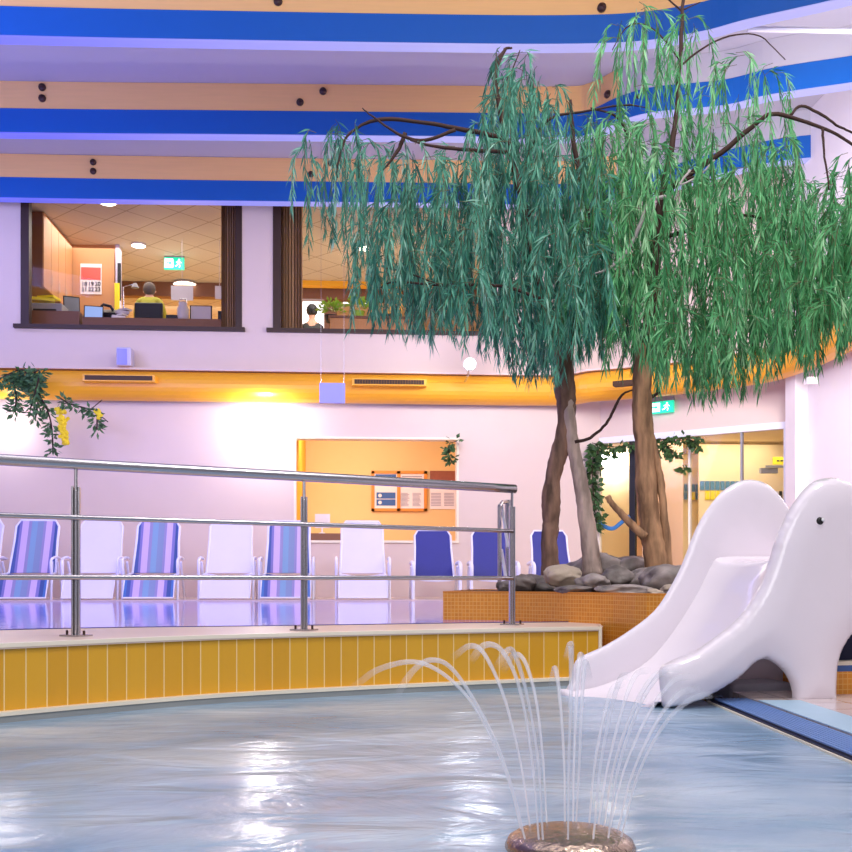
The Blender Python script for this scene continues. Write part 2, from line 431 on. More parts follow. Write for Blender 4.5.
def offset(path, d):
    out = []
    for i, p in enumerate(path):
        a = path[max(i-1, 0)]; b = path[min(i+1, len(path)-1)]; tx, ty = b[0]-a[0], b[1]-a[1]; l = math.hypot(tx, ty)
        out.append((p[0]-ty/l*d, p[1]+tx/l*d))
    return out      # positive d = to the left of travel = away from viewer
NF = 60
F0 = resample(frw, NF); B0 = resample(bkw, NF)
curb = thing('pool_curb', 'curved walkway wall between the pools, faced with yellow vertical tiles', 'pool edge', (F0[30][0], F0[30][1], 0)); struct(curb)
fend = F0[-1]; bend = B0[-1]
mb = MB(); mb.ribbon(F0, ZLEDGE, ZCB-.02); mb.ribbon([fend, (fend[0]+.05, fend[1]+.8)], 0, ZCB-.02); mb.build('tile_face', 'curb_tiles', curb)
mb = MB(); mb.strip(offset(F0, -.012), B0, ZCB); mb.ribbon(offset(F0, -.012), ZCB-.022, ZCB)
mb.strip([fend, (fend[0]+.02, fend[1])], [bend, (bend[0]+.02, bend[1])], ZCB); mb.build('walkway_top', 'deck_beige', curb)
mb = MB(); o2 = offset(F0, -.014); mb.ribbon(o2, ZCB-.015, ZCB+.002); mb.strip(o2, offset(F0, .03), ZCB+.002)
mb.tube([(fend[0], fend[1]-.008, .03), (fend[0], fend[1]-.008, ZCB)], .011, 8); mb.build('edge_trim', 'cream_edge', curb)
mb = MB(); o3 = offset(F0, -.045); mb.ribbon(o3, .028, ZLEDGE); mb.strip(o3, F0, ZLEDGE); mb.build('bottom_ledge', 'cream_edge', curb)
mb = MB(); mb.ribbon(offset(F0, -.04), -.15, .028); mb.build('skirting', 'grey_skirt', curb)
mb = MB(); mb.ribbon(offset(B0, -.012), ZCB, ZCB+.004); mb.strip(offset(B0, -.02), B0, ZCB+.004); mb.ribbon(B0, ZUP-.2, ZCB+.004); mb.build('pool_rim', 'blue_line', curb)

# --- right-hand deck with overflow grate
gx0, gx1 = 1.36, 1.50
def camline(xc, d0, d1): return [cam2w(xc, d0, 0), cam2w(xc, d1, 0)]
mb = MB()
pts = [cam2w(1.53, 1.6, 0), cam2w(1.53, 5.6, 0), cam2w(6.0, 5.6, 0), cam2w(5.5, 1.6, 0)]
ZD = .03
vs = [(p.x, p.y, ZD) for p in pts]; mb.add(vs, [(0, 3, 2, 1)], [[(vs[k][0], vs[k][1]) for k in (0, 3, 2, 1)]])
mb.ribbon([pts[0][:2], pts[1][:2]], -.1, ZD); struct(mb.build('pool_deck', 'deck_tiles'), 'pale tiled deck to the right of the pool under the slide')
gr = thing('overflow_grate', 'blue ribbed overflow grate along the right edge of the front pool', 'drain grate', cam2w(1.44, 3.5, .0))
for k in range(9):
    xc = 1.375 + k*.0178
    mb = MB(); a = cam2w(xc, 1.6, .022); b = cam2w(xc, 4.75, .022)
    mb.tube([a, b], .0058, 6); mb.build('bar', 'grate_bar', gr)
mb = MB(); a = [cam2w(x, d, .012) for x, d in ((1.355, 1.6), (1.525, 1.6), (1.525, 4.75), (1.355, 4.75))]; mb.prism(a, (0, 0, -.03)); mb.build('channel', 'navy', gr)
mb = MB(); a = [cam2w(x, d, .008) for x, d in ((1.347, 1.6), (1.358, 1.6), (1.358, 4.8), (1.347, 4.8))]; mb.prism(a, (0, 0, -.1)); mb.build('edge_tile', 'cream_edge', gr)
# pale blue tile row next to the grate
mb = MB(); a = [cam2w(x, d, .034) for x, d in ((1.53, 1.6), (1.72, 1.6), (1.72, 4.6), (1.53, 4.6))]; mb.prism(a, (0, 0, -.02)); mb.build('side_tiles', 'pool_floor', gr)

# --- water
mb = MB(); pts = [cam2w(-5, 1.0, 0), cam2w(1.35, 1.0, 0), cam2w(1.35, 7.0, 0), cam2w(-5, 7, 0)]
front = [cam2w(-4.4, .8, 0), cam2w(1.35, .8, 0), cam2w(1.35, 5.0, 0), cam2w(2.2, 5.2, 0), cam2w(2.2, 5.9, 0), cam2w(1.0, 5.9, 0)] + [Vector((p[0], p[1]+.01, 0)) for p in F0[::-1]]
mb.add(front, [tuple(range(len(front)))]); o = mb.build('front_pool_water', 'water_pool'); tag(o, 'rippling grey blue water of the shallow front pool', 'water', kind='stuff')
mb = MB(); vs = [Vector((p[0], p[1]-.02, ZUP)) for p in B0] + [Vector((3.3, 7.0, ZUP)), Vector((3.3, 14.0, ZUP)), Vector((-13, 14.0, ZUP)), Vector((-13, 3.0, ZUP))]
mb.add(vs, [tuple(range(len(vs)))]); o = mb.build('upper_pool_water', 'water_upper'); tag(o, 'still violet blue water of the raised pool behind the railing', 'water', kind='stuff')
mb = MB(); mb.bx(-14, 7, .5, 14, -.3, -.2); struct(mb.build('pool_bottom', 'pool_floor'))

# ================================================================== CEILING BEAMS
def beam_path(Y, fac):
    cpx = {11.26: [(213, 11.11), (426, 11.18), (560, 11.2), (640, 11.14), (703, 10.94), (750, 10.7), (852, 10.28), (950, 9.8)],
           13.64: [(213, 13.43), (426, 13.49), (560, 13.52), (590, 13.42), (620, 13.05), (655, 12.8), (724, 12.62), (772, 12.34), (852, 12.05), (885, 11.9)],
           16.0: [(213, 15.75), (426, 15.85), (560, 15.9), (640, 15.5), (700, 14.9), (760, 14.4), (800, 14.2), (840, 14.1)]}[Y]
    w = [WZ(x, d-.11, 0) for x, d in cpx]
    d0 = {11.26: 11.02, 13.64: 13.37, 16.0: 15.62}[Y]; p0 = WZ(0, d0-.11, 0)
    return [p0*2.2-w[0]*1.2 + Vector((-3, 0, 0)), p0] + w
labels = {11.26: 'nearest curved roof beam, orange wood over a blue band, above the trees',
          13.64: 'middle curved roof beam, orange wood over blue, with two bolt pairs',
          16.0: 'farthest roof beam, directly over the upper windows, wood over blue'}
bolts = {11.26: [(278, 1), (602, 7)], 13.64: [(42, 87), (42, 98), (323, 91), (300, 102), (608, 94), (640, 97)], 16.0: [(93, 162), (93, 171), (331, 163), (311, 174)]}
for Y in (11.26, 13.64, 16.0):
    path = cat_rom(beam_path(Y, 1), 6)
    path = [(p.x, p.y) for p in path]
    back = offset(path, .16)
    t = thing('roof_beam', labels[Y], 'ceiling beam', (0, Y, ZA(6.0)), 0, 'curved roof beams')
    def bandbox(z0, z1, name, mt, fwd=0, bkd=0):
        m_ = MB(); a = offset(path, -fwd); b = offset(path, .16+bkd)
        m_.ribbon(a, z0, z1); m_.ribbon(b, z0, z1); m_.strip(a, b, z0); m_.strip(a, b, z1)
        m_.add([(*a[0], z0), (*b[0], z0), (*b[0], z1), (*a[0], z1)], [(0, 1, 2, 3)]); m_.add([(*a[-1], z0), (*b[-1], z0), (*b[-1], z1), (*a[-1], z1)], [(0, 1, 2, 3)])
        return m_.build(name, mt, t)
    full = path
    if Y > 12:
        ci = [i for i, p in enumerate(full) if (p[0]*CT-p[1]*ST)/(p[0]*ST+p[1]*CT) > .19][0]
        path = full[ci:]; bandbox(ZA(6.28), ZA(6.65)-.004, 'plaster_fascia', 'ceiling_panel'); path = full[:ci+1]
    bandbox(ZA(6.28), ZA(6.65)-.004, 'timber', 'beam_wood'); path = full
    bandbox(ZA(5.965), ZA(6.28), 'blue_band', 'beam_blue', .012)
    # beam underside, its light painted as emission: violet left, near white right
    for nm, sub, mt in (('underside_glow', path, 'beam_glow'),):
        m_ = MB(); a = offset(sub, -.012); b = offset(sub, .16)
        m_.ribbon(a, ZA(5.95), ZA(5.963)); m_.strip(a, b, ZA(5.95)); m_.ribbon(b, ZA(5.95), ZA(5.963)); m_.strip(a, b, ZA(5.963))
        s_ = m_.build(nm, mt, t); s_['label'] = 'beam underside with painted glow, violet at left to pale lilac at right'
    for bx_, by_ in bolts[Y]:
        tb_ = {11.26: [(0, 11.02), (213, 11.11), (426, 11.18), (560, 11.2), (640, 11.14)], 13.64: [(0, 13.37), (213, 13.43), (426, 13.49), (560, 13.52), (590, 13.42), (620, 13.05), (655, 12.8)], 16.0: [(0, 15.62), (213, 15.75), (426, 15.85)]}[Y]; p = W(bx_, by_, interp(tb_, bx_)-.122)
        m_ = MB(); m_.lathe(p + Vector((0, 0, 0)), [(0.001, -.03), (.05, -.03), (.05, 0), (.042, .022), (.0, .03)], 12, axis=(0, -1, 0)); m_.build('bolt', 'dark_bolt', t, smooth=True)
# straight white ceiling rail at the right top
a = W(748, 29, 10.9); b = W(905, 32, 10.7)
mb = MB(); mb.tube([a, b], .03, 8); tag(mb.build('ceiling_rail', 'strip_white'), 'straight thin white rail under the ceiling, top right', 'rail')

# ================================================================== YELLOW DUCT
dp = [(-12.5, 16.12), (-5, 16.12), (0, 16.12), (3.0, 16.12)]
dw = [Vector((a, b, 0)) for a, b in dp] + [WZ(x, d, 0) for x, d in ((590, 15.95), (650, 15.55), (710, 15.0), (770, 14.3), (820, 13.1), (860, 11.9), (900, 10.4))]
dpath = [(p.x, p.y) for p in cat_rom(dw, 6)]
duct = thing('air_duct', 'long yellow ventilation duct along the back wall below the windows', 'air duct', (0, 16.1, ZA(2.9)))
mb = MB(); prof = []
for k in range(13):
    a = -PI/2 + PI*k/12
    prof.append((-(.27)*math.cos(a)*1.0+.02, ZA(3.13)+.235*math.sin(a)))
rails = [offset(dpath, o_+.12) for o_, z in prof]
for (ra, (o1, z1)), (rb, (o2_, z2)) in zip(zip(rails[:-1], prof[:-1]), zip(rails[1:], prof[1:])):
    mb.strip(ra, rb, z1, z2)
mb.build('duct_shell', 'duct_yellow', duct, smooth=True)
mb = MB(); a = offset(dpath, -.02); b = offset(dpath, .2)
mb.ribbon(a, ZA(3.365), ZA(3.40)); mb.strip(a, b, ZA(3.40)); mb.strip(a, b, ZA(3.365)); mb.build('top_ledge', 'plaster', duct)
def vent(x0, x1, y, D):
    p0 = onY(x0, y, 15.99); p1 = onY(x1, y, 15.99)
    g = MB(); g.bx(p0.x, p1.x, p0.y-.16, p0.y+.05, p0.z-.055, p0.z+.055); v = g.build('vent', 'duct_yellow', duct, bevel=.006)
    h = MB(); n = 26
    for k in range(n):
        xx = p0.x+.04+(p1.x-p0.x-.08)*(k+.5)/n; h.bx(xx-.02, xx+.02, p0.y-.168, p0.y-.15, p0.z-.035, p0.z+.035)
    h.build('slots', 'duct_dark', v)
vent(85, 157, 379.5, 15.7); vent(352, 426, 383.5, 15.7)
pp = W(630, 383, 15.3); mb = MB(); mb.box(pp, (.5, .16, .07), math.atan2(-.6, 1)); mb.build('vent', 'duct_dark', duct)

# ================================================================== UPPER WINDOWS + ROOM BEHIND
def window(name, w):
    x0, x1, z0, z1 = w
    t = thing(name, None, None, ((x0+x1)/2, YW, z0)); struct(t, 'dark framed upper window of the office')
    m_ = MB(); f = .13
    m_.bx(x0, x0+f, YW-.02, YW+.12, z0, z1); m_.bx(x1-f*.8, x1, YW-.02, YW+.12, z0, z1); m_.bx(x0, x1, YW-.02, YW+.12, z1-.06, z1)
    m_.build('window_frame', 'frame_dark', t)
    m_ = MB(); m_.bx(x0-.1, x1+.05, YW-.08, YW+.2, z0-.03, z0+.03); m_.build('window_sill', 'frame_dark', t)
    m_ = MB(); m_.bx(x0+f, x1-f*.8, YW+.05, YW+.058, z0+.03, z1-.06); m_.build('pane', 'window_glass', t)
    return t
window('window_1', W1); window('window_2', W2)
ZOC = ZA(6.3); ZOF = ZA(3.25)
mb = MB()
mb.bx(-7.6, 4.0, YW+.22, 25, ZOF-.1, ZOF)
struct(mb.build('floor', 'cream_wall'), 'office floor')
mb = MB(); x0, x1, y0, y1 = -7.6, 4.0, YW+.22, 25
mb.add([(x0, y0, ZOC), (x1, y0, ZOC), (x1, y1, ZOC), (x0, y1, ZOC)], [(0, 1, 2, 3)], [[(x0*.7+y0*.7, y0*.7-x0*.7), (x1*.7+y0*.7, y0*.7-x1*.7), (x1*.7+y1*.7, y1*.7-x1*.7), (x0*.7+y1*.7, y1*.7-x0*.7)]])
struct(mb.build('ceiling', 'ceiling_tiles'), 'office ceiling of square tiles')
mb = MB(); mb.bx(-7.7, -7.6, YW+.22, 25, ZOF, ZOC); mb.bx(4.0, 4.1, YW+.22, 25, ZOF, ZOC); struct(mb.build('wall_left', 'cream_wall'), 'office side walls')
mb = MB(); mb.bx(-7.6, 4, 24.9, 25, ZOF, ZOC); struct(mb.build('wall_back', 'yellow_wall'), 'yellow office end wall')
zz = ZA((582-283)/1000*21.5)
mb = MB(); mb.bx(-5.6, 4, 21.3, 21.5, ZA(6.0), ZOC); struct(mb.build('trim_1', 'office_wood_dark'), 'dark soffit across the office ceiling')
mb = MB(); p = onY(150, 300, 24.7); mb.bx(-5.5, 4, 24.6, 24.85, onY(200, 292, 24.6).z, onY(200, 287, 24.6).z); struct(mb.build('trim_2', 'office_wood_dark'), 'brown rail along the yellow office wall')

def px_box(mb_, x0, y0, x1, y1, Y, d):   # box whose front face covers the pixel rectangle on plane Y
    a = onY(x0, y1, Y); b = onY(x1, y0, Y)
    return mb_.bx(a.x, b.x, Y, Y+d, a.z, b.z)
# cabinets along the left side
xa = -5.38
for k in range(4):
    y0 = 17.35+k*.42; y1 = y0+.415
    t = thing('wall_cabinet', ['wall cabinet nearest the window, left side of office', 'second wall cabinet from the window in the office row', 'third wall cabinet from the window in the office row', 'last wall cabinet, against the wood panel with the calendar'][k], 'cabinet', (xa-.3, (y0+y1)/2, ZA(5.0)), 0, 'office wall cabinets')
    m_ = MB(); m_.bx(xa-.62, xa-.02, y0, y1, ZA(5.02), ZOC-.02); m_.build('body', 'office_wood_dark', t)
    m_ = MB(); m_.bx(xa-.02, xa+.002, y0+.005, y1-.005, ZA(5.02), ZOC-.02); d_ = m_.build('door', 'office_wood', t)
    m_ = MB(); m_.tube([(xa, y1-.08, ZA(5.12)), (xa+.035, y1-.08, ZA(5.13)), (xa+.035, y1-.08, ZA(5.3)), (xa, y1-.08, ZA(5.31))], .009, 6); m_.build('handle', 'steel', d_)
a = onY(71, 320, 19.1); b = onY(115, 242, 19.1)
mb = MB(); mb.bx(a.x, b.x, 19.05, 19.15, ZOF, ZOC); o = mb.build('wood_partition', 'office_wood'); tag(o, 'light wood partition panel with the calendar on it, in the office', 'partition')
mb = MB(); px_box(mb, 115.5, 243, 119, 330, 19.0, .2); tag(mb.build('partition_post', 'speaker_box'), 'pale grey edge post at the end of the wood partition', 'post')
mb = MB(); px_box(mb, 117.5, 263, 120.5, 300, 18.9, .05); tag(mb.build('wall_screen', 'black'), 'thin black screen seen edge-on beside the partition', 'screen')
mb = MB(); px_box(mb, 114.5, 283, 119, 325, 18.8, .05); tag(mb.build('yellow_strip', 'yellow_plastic'), 'narrow upright yellow strip beside the partition end', 'strip')
# calendar
cal = thing('calendar', 'wall calendar with red picture block on the office wood partition', 'calendar', onY(91, 294, 19.04))
m_ = MB(); px_box(m_, 80.3, 264, 101.5, 294, 19.03, .015); m_.build('sheet', 'paper', cal)
m_ = MB(); px_box(m_, 81, 267.5, 100.7, 279.5, 19.022, .006); m_.build('picture_block', 'red_print', cal)
for row, (yy, s_) in enumerate(((284, '18 19 20'), (289.5, '21 22 23'))):
    for x_, n_ in zip((84.3, 91, 97.7), s_.split()): text(n_, .108, 'ink', onY(x_, yy, 19.02), RX90, cal, 'date_number')
# desk/worktop
mb = MB(); a = onY(24, 329, 17.3); b = onY(84, 316, 17.3); mb.bx(a.x-.3, b.x, 17.0, 18.3, ZOF+.6, b.z); tag(mb.build('sideboard', 'office_wood_dark'), 'brown sideboard under the wall cabinets, behind the left window', 'sideboard')
pr = thing('printer', 'grey printer with yellow paper on the brown office sideboard', 'printer', onY(47, 316, 17.5))
m_ = MB(); px_box(m_, 30, 303, 62, 316, 17.4, .5); m_.build('body', 'grey_plastic', pr, bevel=.02)
m_ = MB(); px_box(m_, 33, 309, 56, 313, 17.38, .05); m_.build('paper_tray', 'black', pr)
m_ = MB(); q = onY(42, 301, 17.6); m_.box(q, (.42, .3, .05), .3); m_.box(q+Vector((.1, .05, .06)), (.3, .25, .04), -.2); m_.build('yellow_folder', 'yellow_plastic', pr)
def screen(label, x0, y0, x1, y1, Y, face, tilt=0, rz=0, group=None):
    a = onY(x0, y1, Y); b = onY(x1, y0, Y); w, h = b.x-a.x, b.z-a.z
    t = thing('monitor', label, 'computer monitor', ((a.x+b.x)/2, Y, a.z), rz, group)
    R = Matrix.Rotation(tilt, 3, 'X')
    m_ = MB(); m_.box(R @ Vector((0, 0, h/2)), (w, .035, h), M=R); m_.build('casing', 'black', t, local=True)
    m_ = MB(); m_.box(R @ Vector((0, -.019, h/2)), (w*.9, .006, h*.88), M=R); m_.build('screen', face, t, local=True)
    m_ = MB(); m_.box((0, .1, .0), (w*.4, .16, .02)); m_.tube([(0, .12, 0), (0, .05-math.sin(tilt)*h*.5, h*.45)], .02, 6); m_.build('foot', 'black', t, local=True)
screen('dark tilted monitor beside the printer in the office', 64, 295, 80, 316, 17.8, 'screen_grey', -.25, .4)
screen('pale blue lit screen at the centre of the desk, under the calendar', 84, 304, 103, 321, 17.2, 'screen_blue', -.35, .2)
mb = MB(); a = onY(84, 329, 17.1); b = onY(236, 321, 17.1); mb.bx(a.x, b.x, 17.0, 17.75, ZOF+.7, b.z); tag(mb.build('office_desk', 'office_wood_dark'), 'long brown office desk behind the left window', 'desk')
ph = thing('desk_phone', 'black desk telephone below the calendar on the long desk', 'telephone', onY(110, 321, 17.5))
m_ = MB(); m_.box(onY(111, 314, 17.5), (.26, .2, .1), M=Matrix.Rotation(.5, 3, 'X')); m_.build('base', 'black', ph)
m_ = MB(); q = onY(107, 308, 17.5); m_.tube([q+Vector((-.1, 0, .02)), q+Vector((-.06, 0, .06)), q+Vector((.06, 0, .03)), q+Vector((.1, 0, -.03))], .025, 8); m_.build('handset', 'black', ph)
for i, (x, y, c, nm) in enumerate(((118, 318, 'paper', 'crumpled white papers on the desk beside the phone'), (122, 313, 'paper_grey', 'small grey paper stack between the phone and the person'))):
    mb = MB(); q = onY(x, y, 17.45); mb.box(q, (.22, .16, .05), .4); mb.box(q+Vector((.05, 0, .05)), (.18, .14, .03), -.5); tag(mb.build('papers', c), nm, 'papers')
lamp = thing('desk_lamp', 'thin desk lamp with bent arm left of the seated person', 'lamp', onY(127, 320, 18))
m_ = MB(); m_.tube([onY(124, 320, 18), onY(123, 287, 18), onY(135, 284, 18)], .012, 6); m_.build('arm', 'steel', lamp)
m_ = MB(); q = onY(135, 285, 18); m_.lathe(q+Vector((0, 0, -.05)), [(.07, 0), (.03, .08)], 10); m_.build('lamp_head', 'grey_plastic', lamp)
m_ = MB(); m_.lathe(onY(124, 321, 18), [(.08, 0), (.07, .03)], 12); m_.build('base', 'grey_plastic', lamp)
# exit sign in office
def exit_sign(loc_a, loc_b, label, ydir=Vector((0, -1, 0)), mount=None):
    c = (loc_a+loc_b)/2; w = (Vector((loc_b.x-loc_a.x, loc_b.y-loc_a.y, 0))).length; h = abs(loc_b.z-loc_a.z)
    rz = math.atan2(loc_b.y-loc_a.y, loc_b.x-loc_a.x)
    t = thing('exit_sign', label, 'exit sign', c, rz)
    m_ = MB(); m_.box((0, .03, 0), (w, .06, h)); m_.build('light_box', 'exit_green', t, local=True)
    m_ = MB(); m_.bx(-w*.46, -w*.04, -.008, 0, -h*.38, h*.38); m_.build('door_panel', 'exit_white', t, local=True)
    m_ = MB(); s_ = h   # running figure
    m_.ball((w*.26, -.01, s_*.28), s_*.09, 8); m_.prism([(w*.2, -.004, s_*.2), (w*.3, -.004, s_*.18), (w*.28, -.004, -.05*s_), (w*.18, -.004, -.05*s_)], (0, -.006, 0))
    m_.tube([(w*.23, -.008, -.02*s_), (w*.3, -.008, -.18*s_), (w*.27, -.008, -.36*s_)], s_*.045, 6); m_.tube([(w*.22, -.008, -.02*s_), (w*.15, -.008, -.2*s_), (w*.06, -.008, -.24*s_)], s_*.045, 6)
    m_.tube([(w*.27, -.008, .15*s_), (w*.36, -.008, .02*s_)], s_*.035, 6); m_.tube([(w*.22, -.008, .15*s_), (w*.12, -.008, .06*s_)], s_*.035, 6); m_.build('running_figure', 'exit_white', t, local=True)
    m_ = MB(); m_.prism([(-w*.35, -.012, .06*s_), (-w*.22, -.012, .06*s_), (-w*.22, -.012, .18*s_), (-w*.1, -.012, 0), (-w*.22, -.012, -.18*s_), (-w*.22, -.012, -.06*s_), (-w*.35, -.012, -.06*s_)], (0, -.004, 0)); m_.build('arrow', 'exit_green', t, local=True)
    if mount: m_ = MB(); m_.bx(-w*.5, w*.5, 0, .07, h/2, h/2+mount); m_.build('mounting', 'grey_plastic', t, local=True)
    return t
exit_sign(onY(164, 269, 19.6), onY(184, 257.5, 19.6), 'green and white emergency exit sign hanging in the office', mount=.05)
# paper notices, lamp panels
for x0, y0, x1, y1, Y, nm in ((171, 286, 193, 300, 18.6, 'white notice sheet hanging in front of the lit office wall'), (215, 286, 224, 299, 18.6, 'white notice sheet partly behind the office curtain')):
    mb = MB(); px_box(mb, x0, y0, x1, y1, Y, .02); mb.tube([onY((x0+x1)/2, y0, Y), Vector((onY((x0+x1)/2, y0, Y).x, Y, ZOC))], .004, 5); tag(mb.build('hanging_notice', 'paper_grey'), nm, 'notice')
def downlight(x, y, label, r=.22, zc=ZOC, mt='lamp_white'):
    D = (zc-ZC)*FPX/(HY-y); p = WZ(x, D, zc)
    t = thing('downlight', label, 'ceiling light', p, 0, 'round ceiling lights in the office')
    m_ = MB(); m_.lathe((0, 0, -.03), [(r, .03), (r*1.08, .01), (r*1.02, 0)], 20); m_.build('rim', 'strip_white', t, local=True)
    m_ = MB(); m_.lathe((0, 0, -.034), [(r*.95, 0), (r*.95, .01)], 20); m_.build('diffuser', mt, t, local=True)
downlight(107.5, 201, 'round lit ceiling light at the top of the left window', .14)
downlight(138.5, 244.3, 'round lit ceiling light left of the office exit sign', .13)
downlight(364, 247, 'round lit ceiling light seen through the right window', .14)
downlight(185, 283.5, 'far lit ceiling light over the yellow office wall', .24, ZOC-.02)
# glass jug, monitor from behind
jug = thing('glass_jug', 'glass jug with a handle standing on the office desk', 'jug', onY(183, 321, 17.4))
m_ = MB(); q = onY(183, 320, 17.4); m_.lathe(q, [(.09, 0), (.1, .05), (.1, .18), (.07, .25), (.075, .3)], 16); m_.build('body', 'paper_grey', jug, smooth=True)
m_ = MB(); m_.tube([q+Vector((-.06, 0, .3)), q+Vector((-.05, 0, .36)), q+Vector((.05, 0, .36)), q+Vector((.06, 0, .3))], .012, 6); m_.build('handle', 'steel', jug)
screen('grey white monitor seen from behind at the right of the desk', 190, 306, 212, 320, 17.5, 'paper_grey')
mb = MB(); px_box(mb, 218, 311, 223, 322, 17.5, .1); tag(mb.build('pen_holder', 'black'), 'small black holder on the desk next to the curtain', 'pen holder')
mb = MB(); px_box(mb, 166, 315, 182, 321, 17.35, .1); tag(mb.build('keyboard', 'black'), 'black keyboard tray on the desk right of the chair', 'keyboard')

# person at the desk (seen from behind) and chair
def skin_mesh(name, verts, edges, radii, mt, parent, levels=1):
    me = bpy.data.meshes.new(name); me.from_pydata(verts, edges, [])
    ob = bpy.data.objects.new(name, me); COL.objects.link(ob)
    sk = ob.modifiers.new('s', 'SKIN'); ss = ob.modifiers.new('u', 'SUBSURF'); ss.levels = levels; ss.render_levels = levels
    for i, r in enumerate(radii):
        me.skin_vertices[0].data[i].radius = (r, r) if not isinstance(r, tuple) else r
    me.skin_vertices[0].data[0].use_root = True
    bpy.context.view_layer.update()
    m2 = bpy.data.meshes.new_from_object(ob.evaluated_get(bpy.context.evaluated_depsgraph_get()))
    bpy.data.objects.remove(ob); m2.name = name; m2.materials.clear(); m2.materials.append(MATS[mt])
    for p in m2.polygons: p.use_smooth = True
    o2 = bpy.data.objects.new(name, m2); COL.objects.link(o2); o2.parent = parent
    return o2
pb = onY(149, 330, 18.45); pb.z = ZOF
per = thing('person', 'person in a yellow green top seated with back to window', 'person', (pb.x, pb.y, ZOF), 0)
H0 = .50
zt = onY(147, 283, 18.45).z - ZOF      # head top
zs = zt-.27
V = [(0, 0, H0), (0, 0, H0+.25), (0, .02, zs-.16), (0, .03, zs-.02), (0, .04, zs+.05), (0, .05, zs+.15), (0, .05, zs+.21),
     (-.19, .03, zs-.07), (-.25, .1, zs-.32), (-.2, .35, zs-.38), (-.17, .43, zs-.38), (.19, .03, zs-.07), (.25, .1, zs-.32), (.2, .35, zs-.38), (.17, .43, zs-.38),
     (-.1, .03, H0-.02), (-.13, .45, H0), (-.13, .47, .08), (.1, .03, H0-.02), (.13, .45, H0), (.13, .47, .08), (-.13, .6, .05), (.13, .6, .05)]
E = [(0, 1), (1, 2), (2, 3), (3, 4), (4, 5), (5, 6), (3, 7), (7, 8), (8, 9), (9, 10), (3, 11), (11, 12), (12, 13), (13, 14), (0, 15), (15, 16), (16, 17), (0, 18), (18, 19), (19, 20), (17, 21), (20, 22)]
Rr = [.15, .14, .15, .08, .055, .095, .07, .06, .045, .035, .03, .06, .045, .035, .03, .09, .065, .045, .09, .065, .045, .04, .04]
skin_mesh('body', V, E, Rr, 'skin', per)
V2 = [(0, 0, H0+.02), (0, 0, H0+.25), (0, .02, zs-.16), (0, .03, zs-.04), (-.19, .03, zs-.07), (-.25, .1, zs-.32), (-.2, .33, zs-.38), (.19, .03, zs-.07), (.25, .1, zs-.32), (.2, .33, zs-.38)]
E2 = [(0, 1), (1, 2), (2, 3), (3, 4), (4, 5), (5, 6), (3, 7), (7, 8), (8, 9)]
skin_mesh('jacket', V2, E2, [.18, .18, .19, .1, .085, .065, .05, .085, .065, .05], 'top_green', per)
m_ = MB(); m_.ball((0, .03, zs+.17), .115, 14, (1, 1.05, 1.1)); m_.build('hair', 'hair_grey', per, smooth=True, local=True)
m_ = MB(); m_.ball((-.1, .06, zs+.13), .022, 8); m_.build('ear', 'skin', per, local=True)
m_ = MB(); m_.ball((.1, .06, zs+.13), .022, 8); m_.build('ear', 'skin', per, local=True)
ch = thing('office_chair', 'black office chair with rounded back behind the seated person', 'chair', (pb.x+.06, pb.y-.14, ZOF), 0)
za, zb = onY(152, 322, 18.1).z-ZOF, onY(152, 305, 18.1).z-ZOF
m_ = MB(); m_.box((0, -.17, (za+zb)/2), (.5, .06, zb-za+.1)); m_.build('backrest', 'black', ch, local=True, bevel=.06, seg=4)
m_ = MB(); m_.box((0, .1, .4), (.5, .48, .08)); m_.build('seat', 'black', ch, local=True, bevel=.03)
m_ = MB(); m_.tube([(0, -.12, .36), (0, -.22, .5), (0, -.2, za+.1)], .025, 8); m_.build('back_bar', 'black', ch, local=True)
m_ = MB(); m_.tube([(0, .08, .08), (0, .08, .36)], .03, 8); m_.build('column', 'steel', ch, local=True)
for k in range(5):
    a = 2*PI*k/5; m_ = MB(); m_.tube([(0, .08, .09), (.28*math.cos(a), .08+.28*math.sin(a), .05)], .02, 6); m_.ball((.28*math.cos(a), .08+.28*math.sin(a), .03), .03, 6); m_.build('leg', 'black', ch, local=True)

# curtains
def curtain(x0, x1, label, Y=YW+.32, mt='curtain'):
    m_ = MB(); a = onY(x0, 400, Y).x; b = onY(x1, 400, Y).x; n = 40
    pts = [(a+(b-a)*k/n, Y+.05*math.sin(k*1.25)+.02*math.sin(k*2.7)) for k in range(n+1)]
    m_.ribbon(pts, ZOF+.02, ZOC-.03); m_.ribbon(offset(pts, .012), ZOF+.02, ZOC-.03); tag(m_.build('curtain', mt, smooth=True), label, 'curtain')
curtain(222, 240, 'brown pleated curtain at the right side of the left window')
curtain(279, 302.5, 'brown sheer curtain at the left edge of the right window')

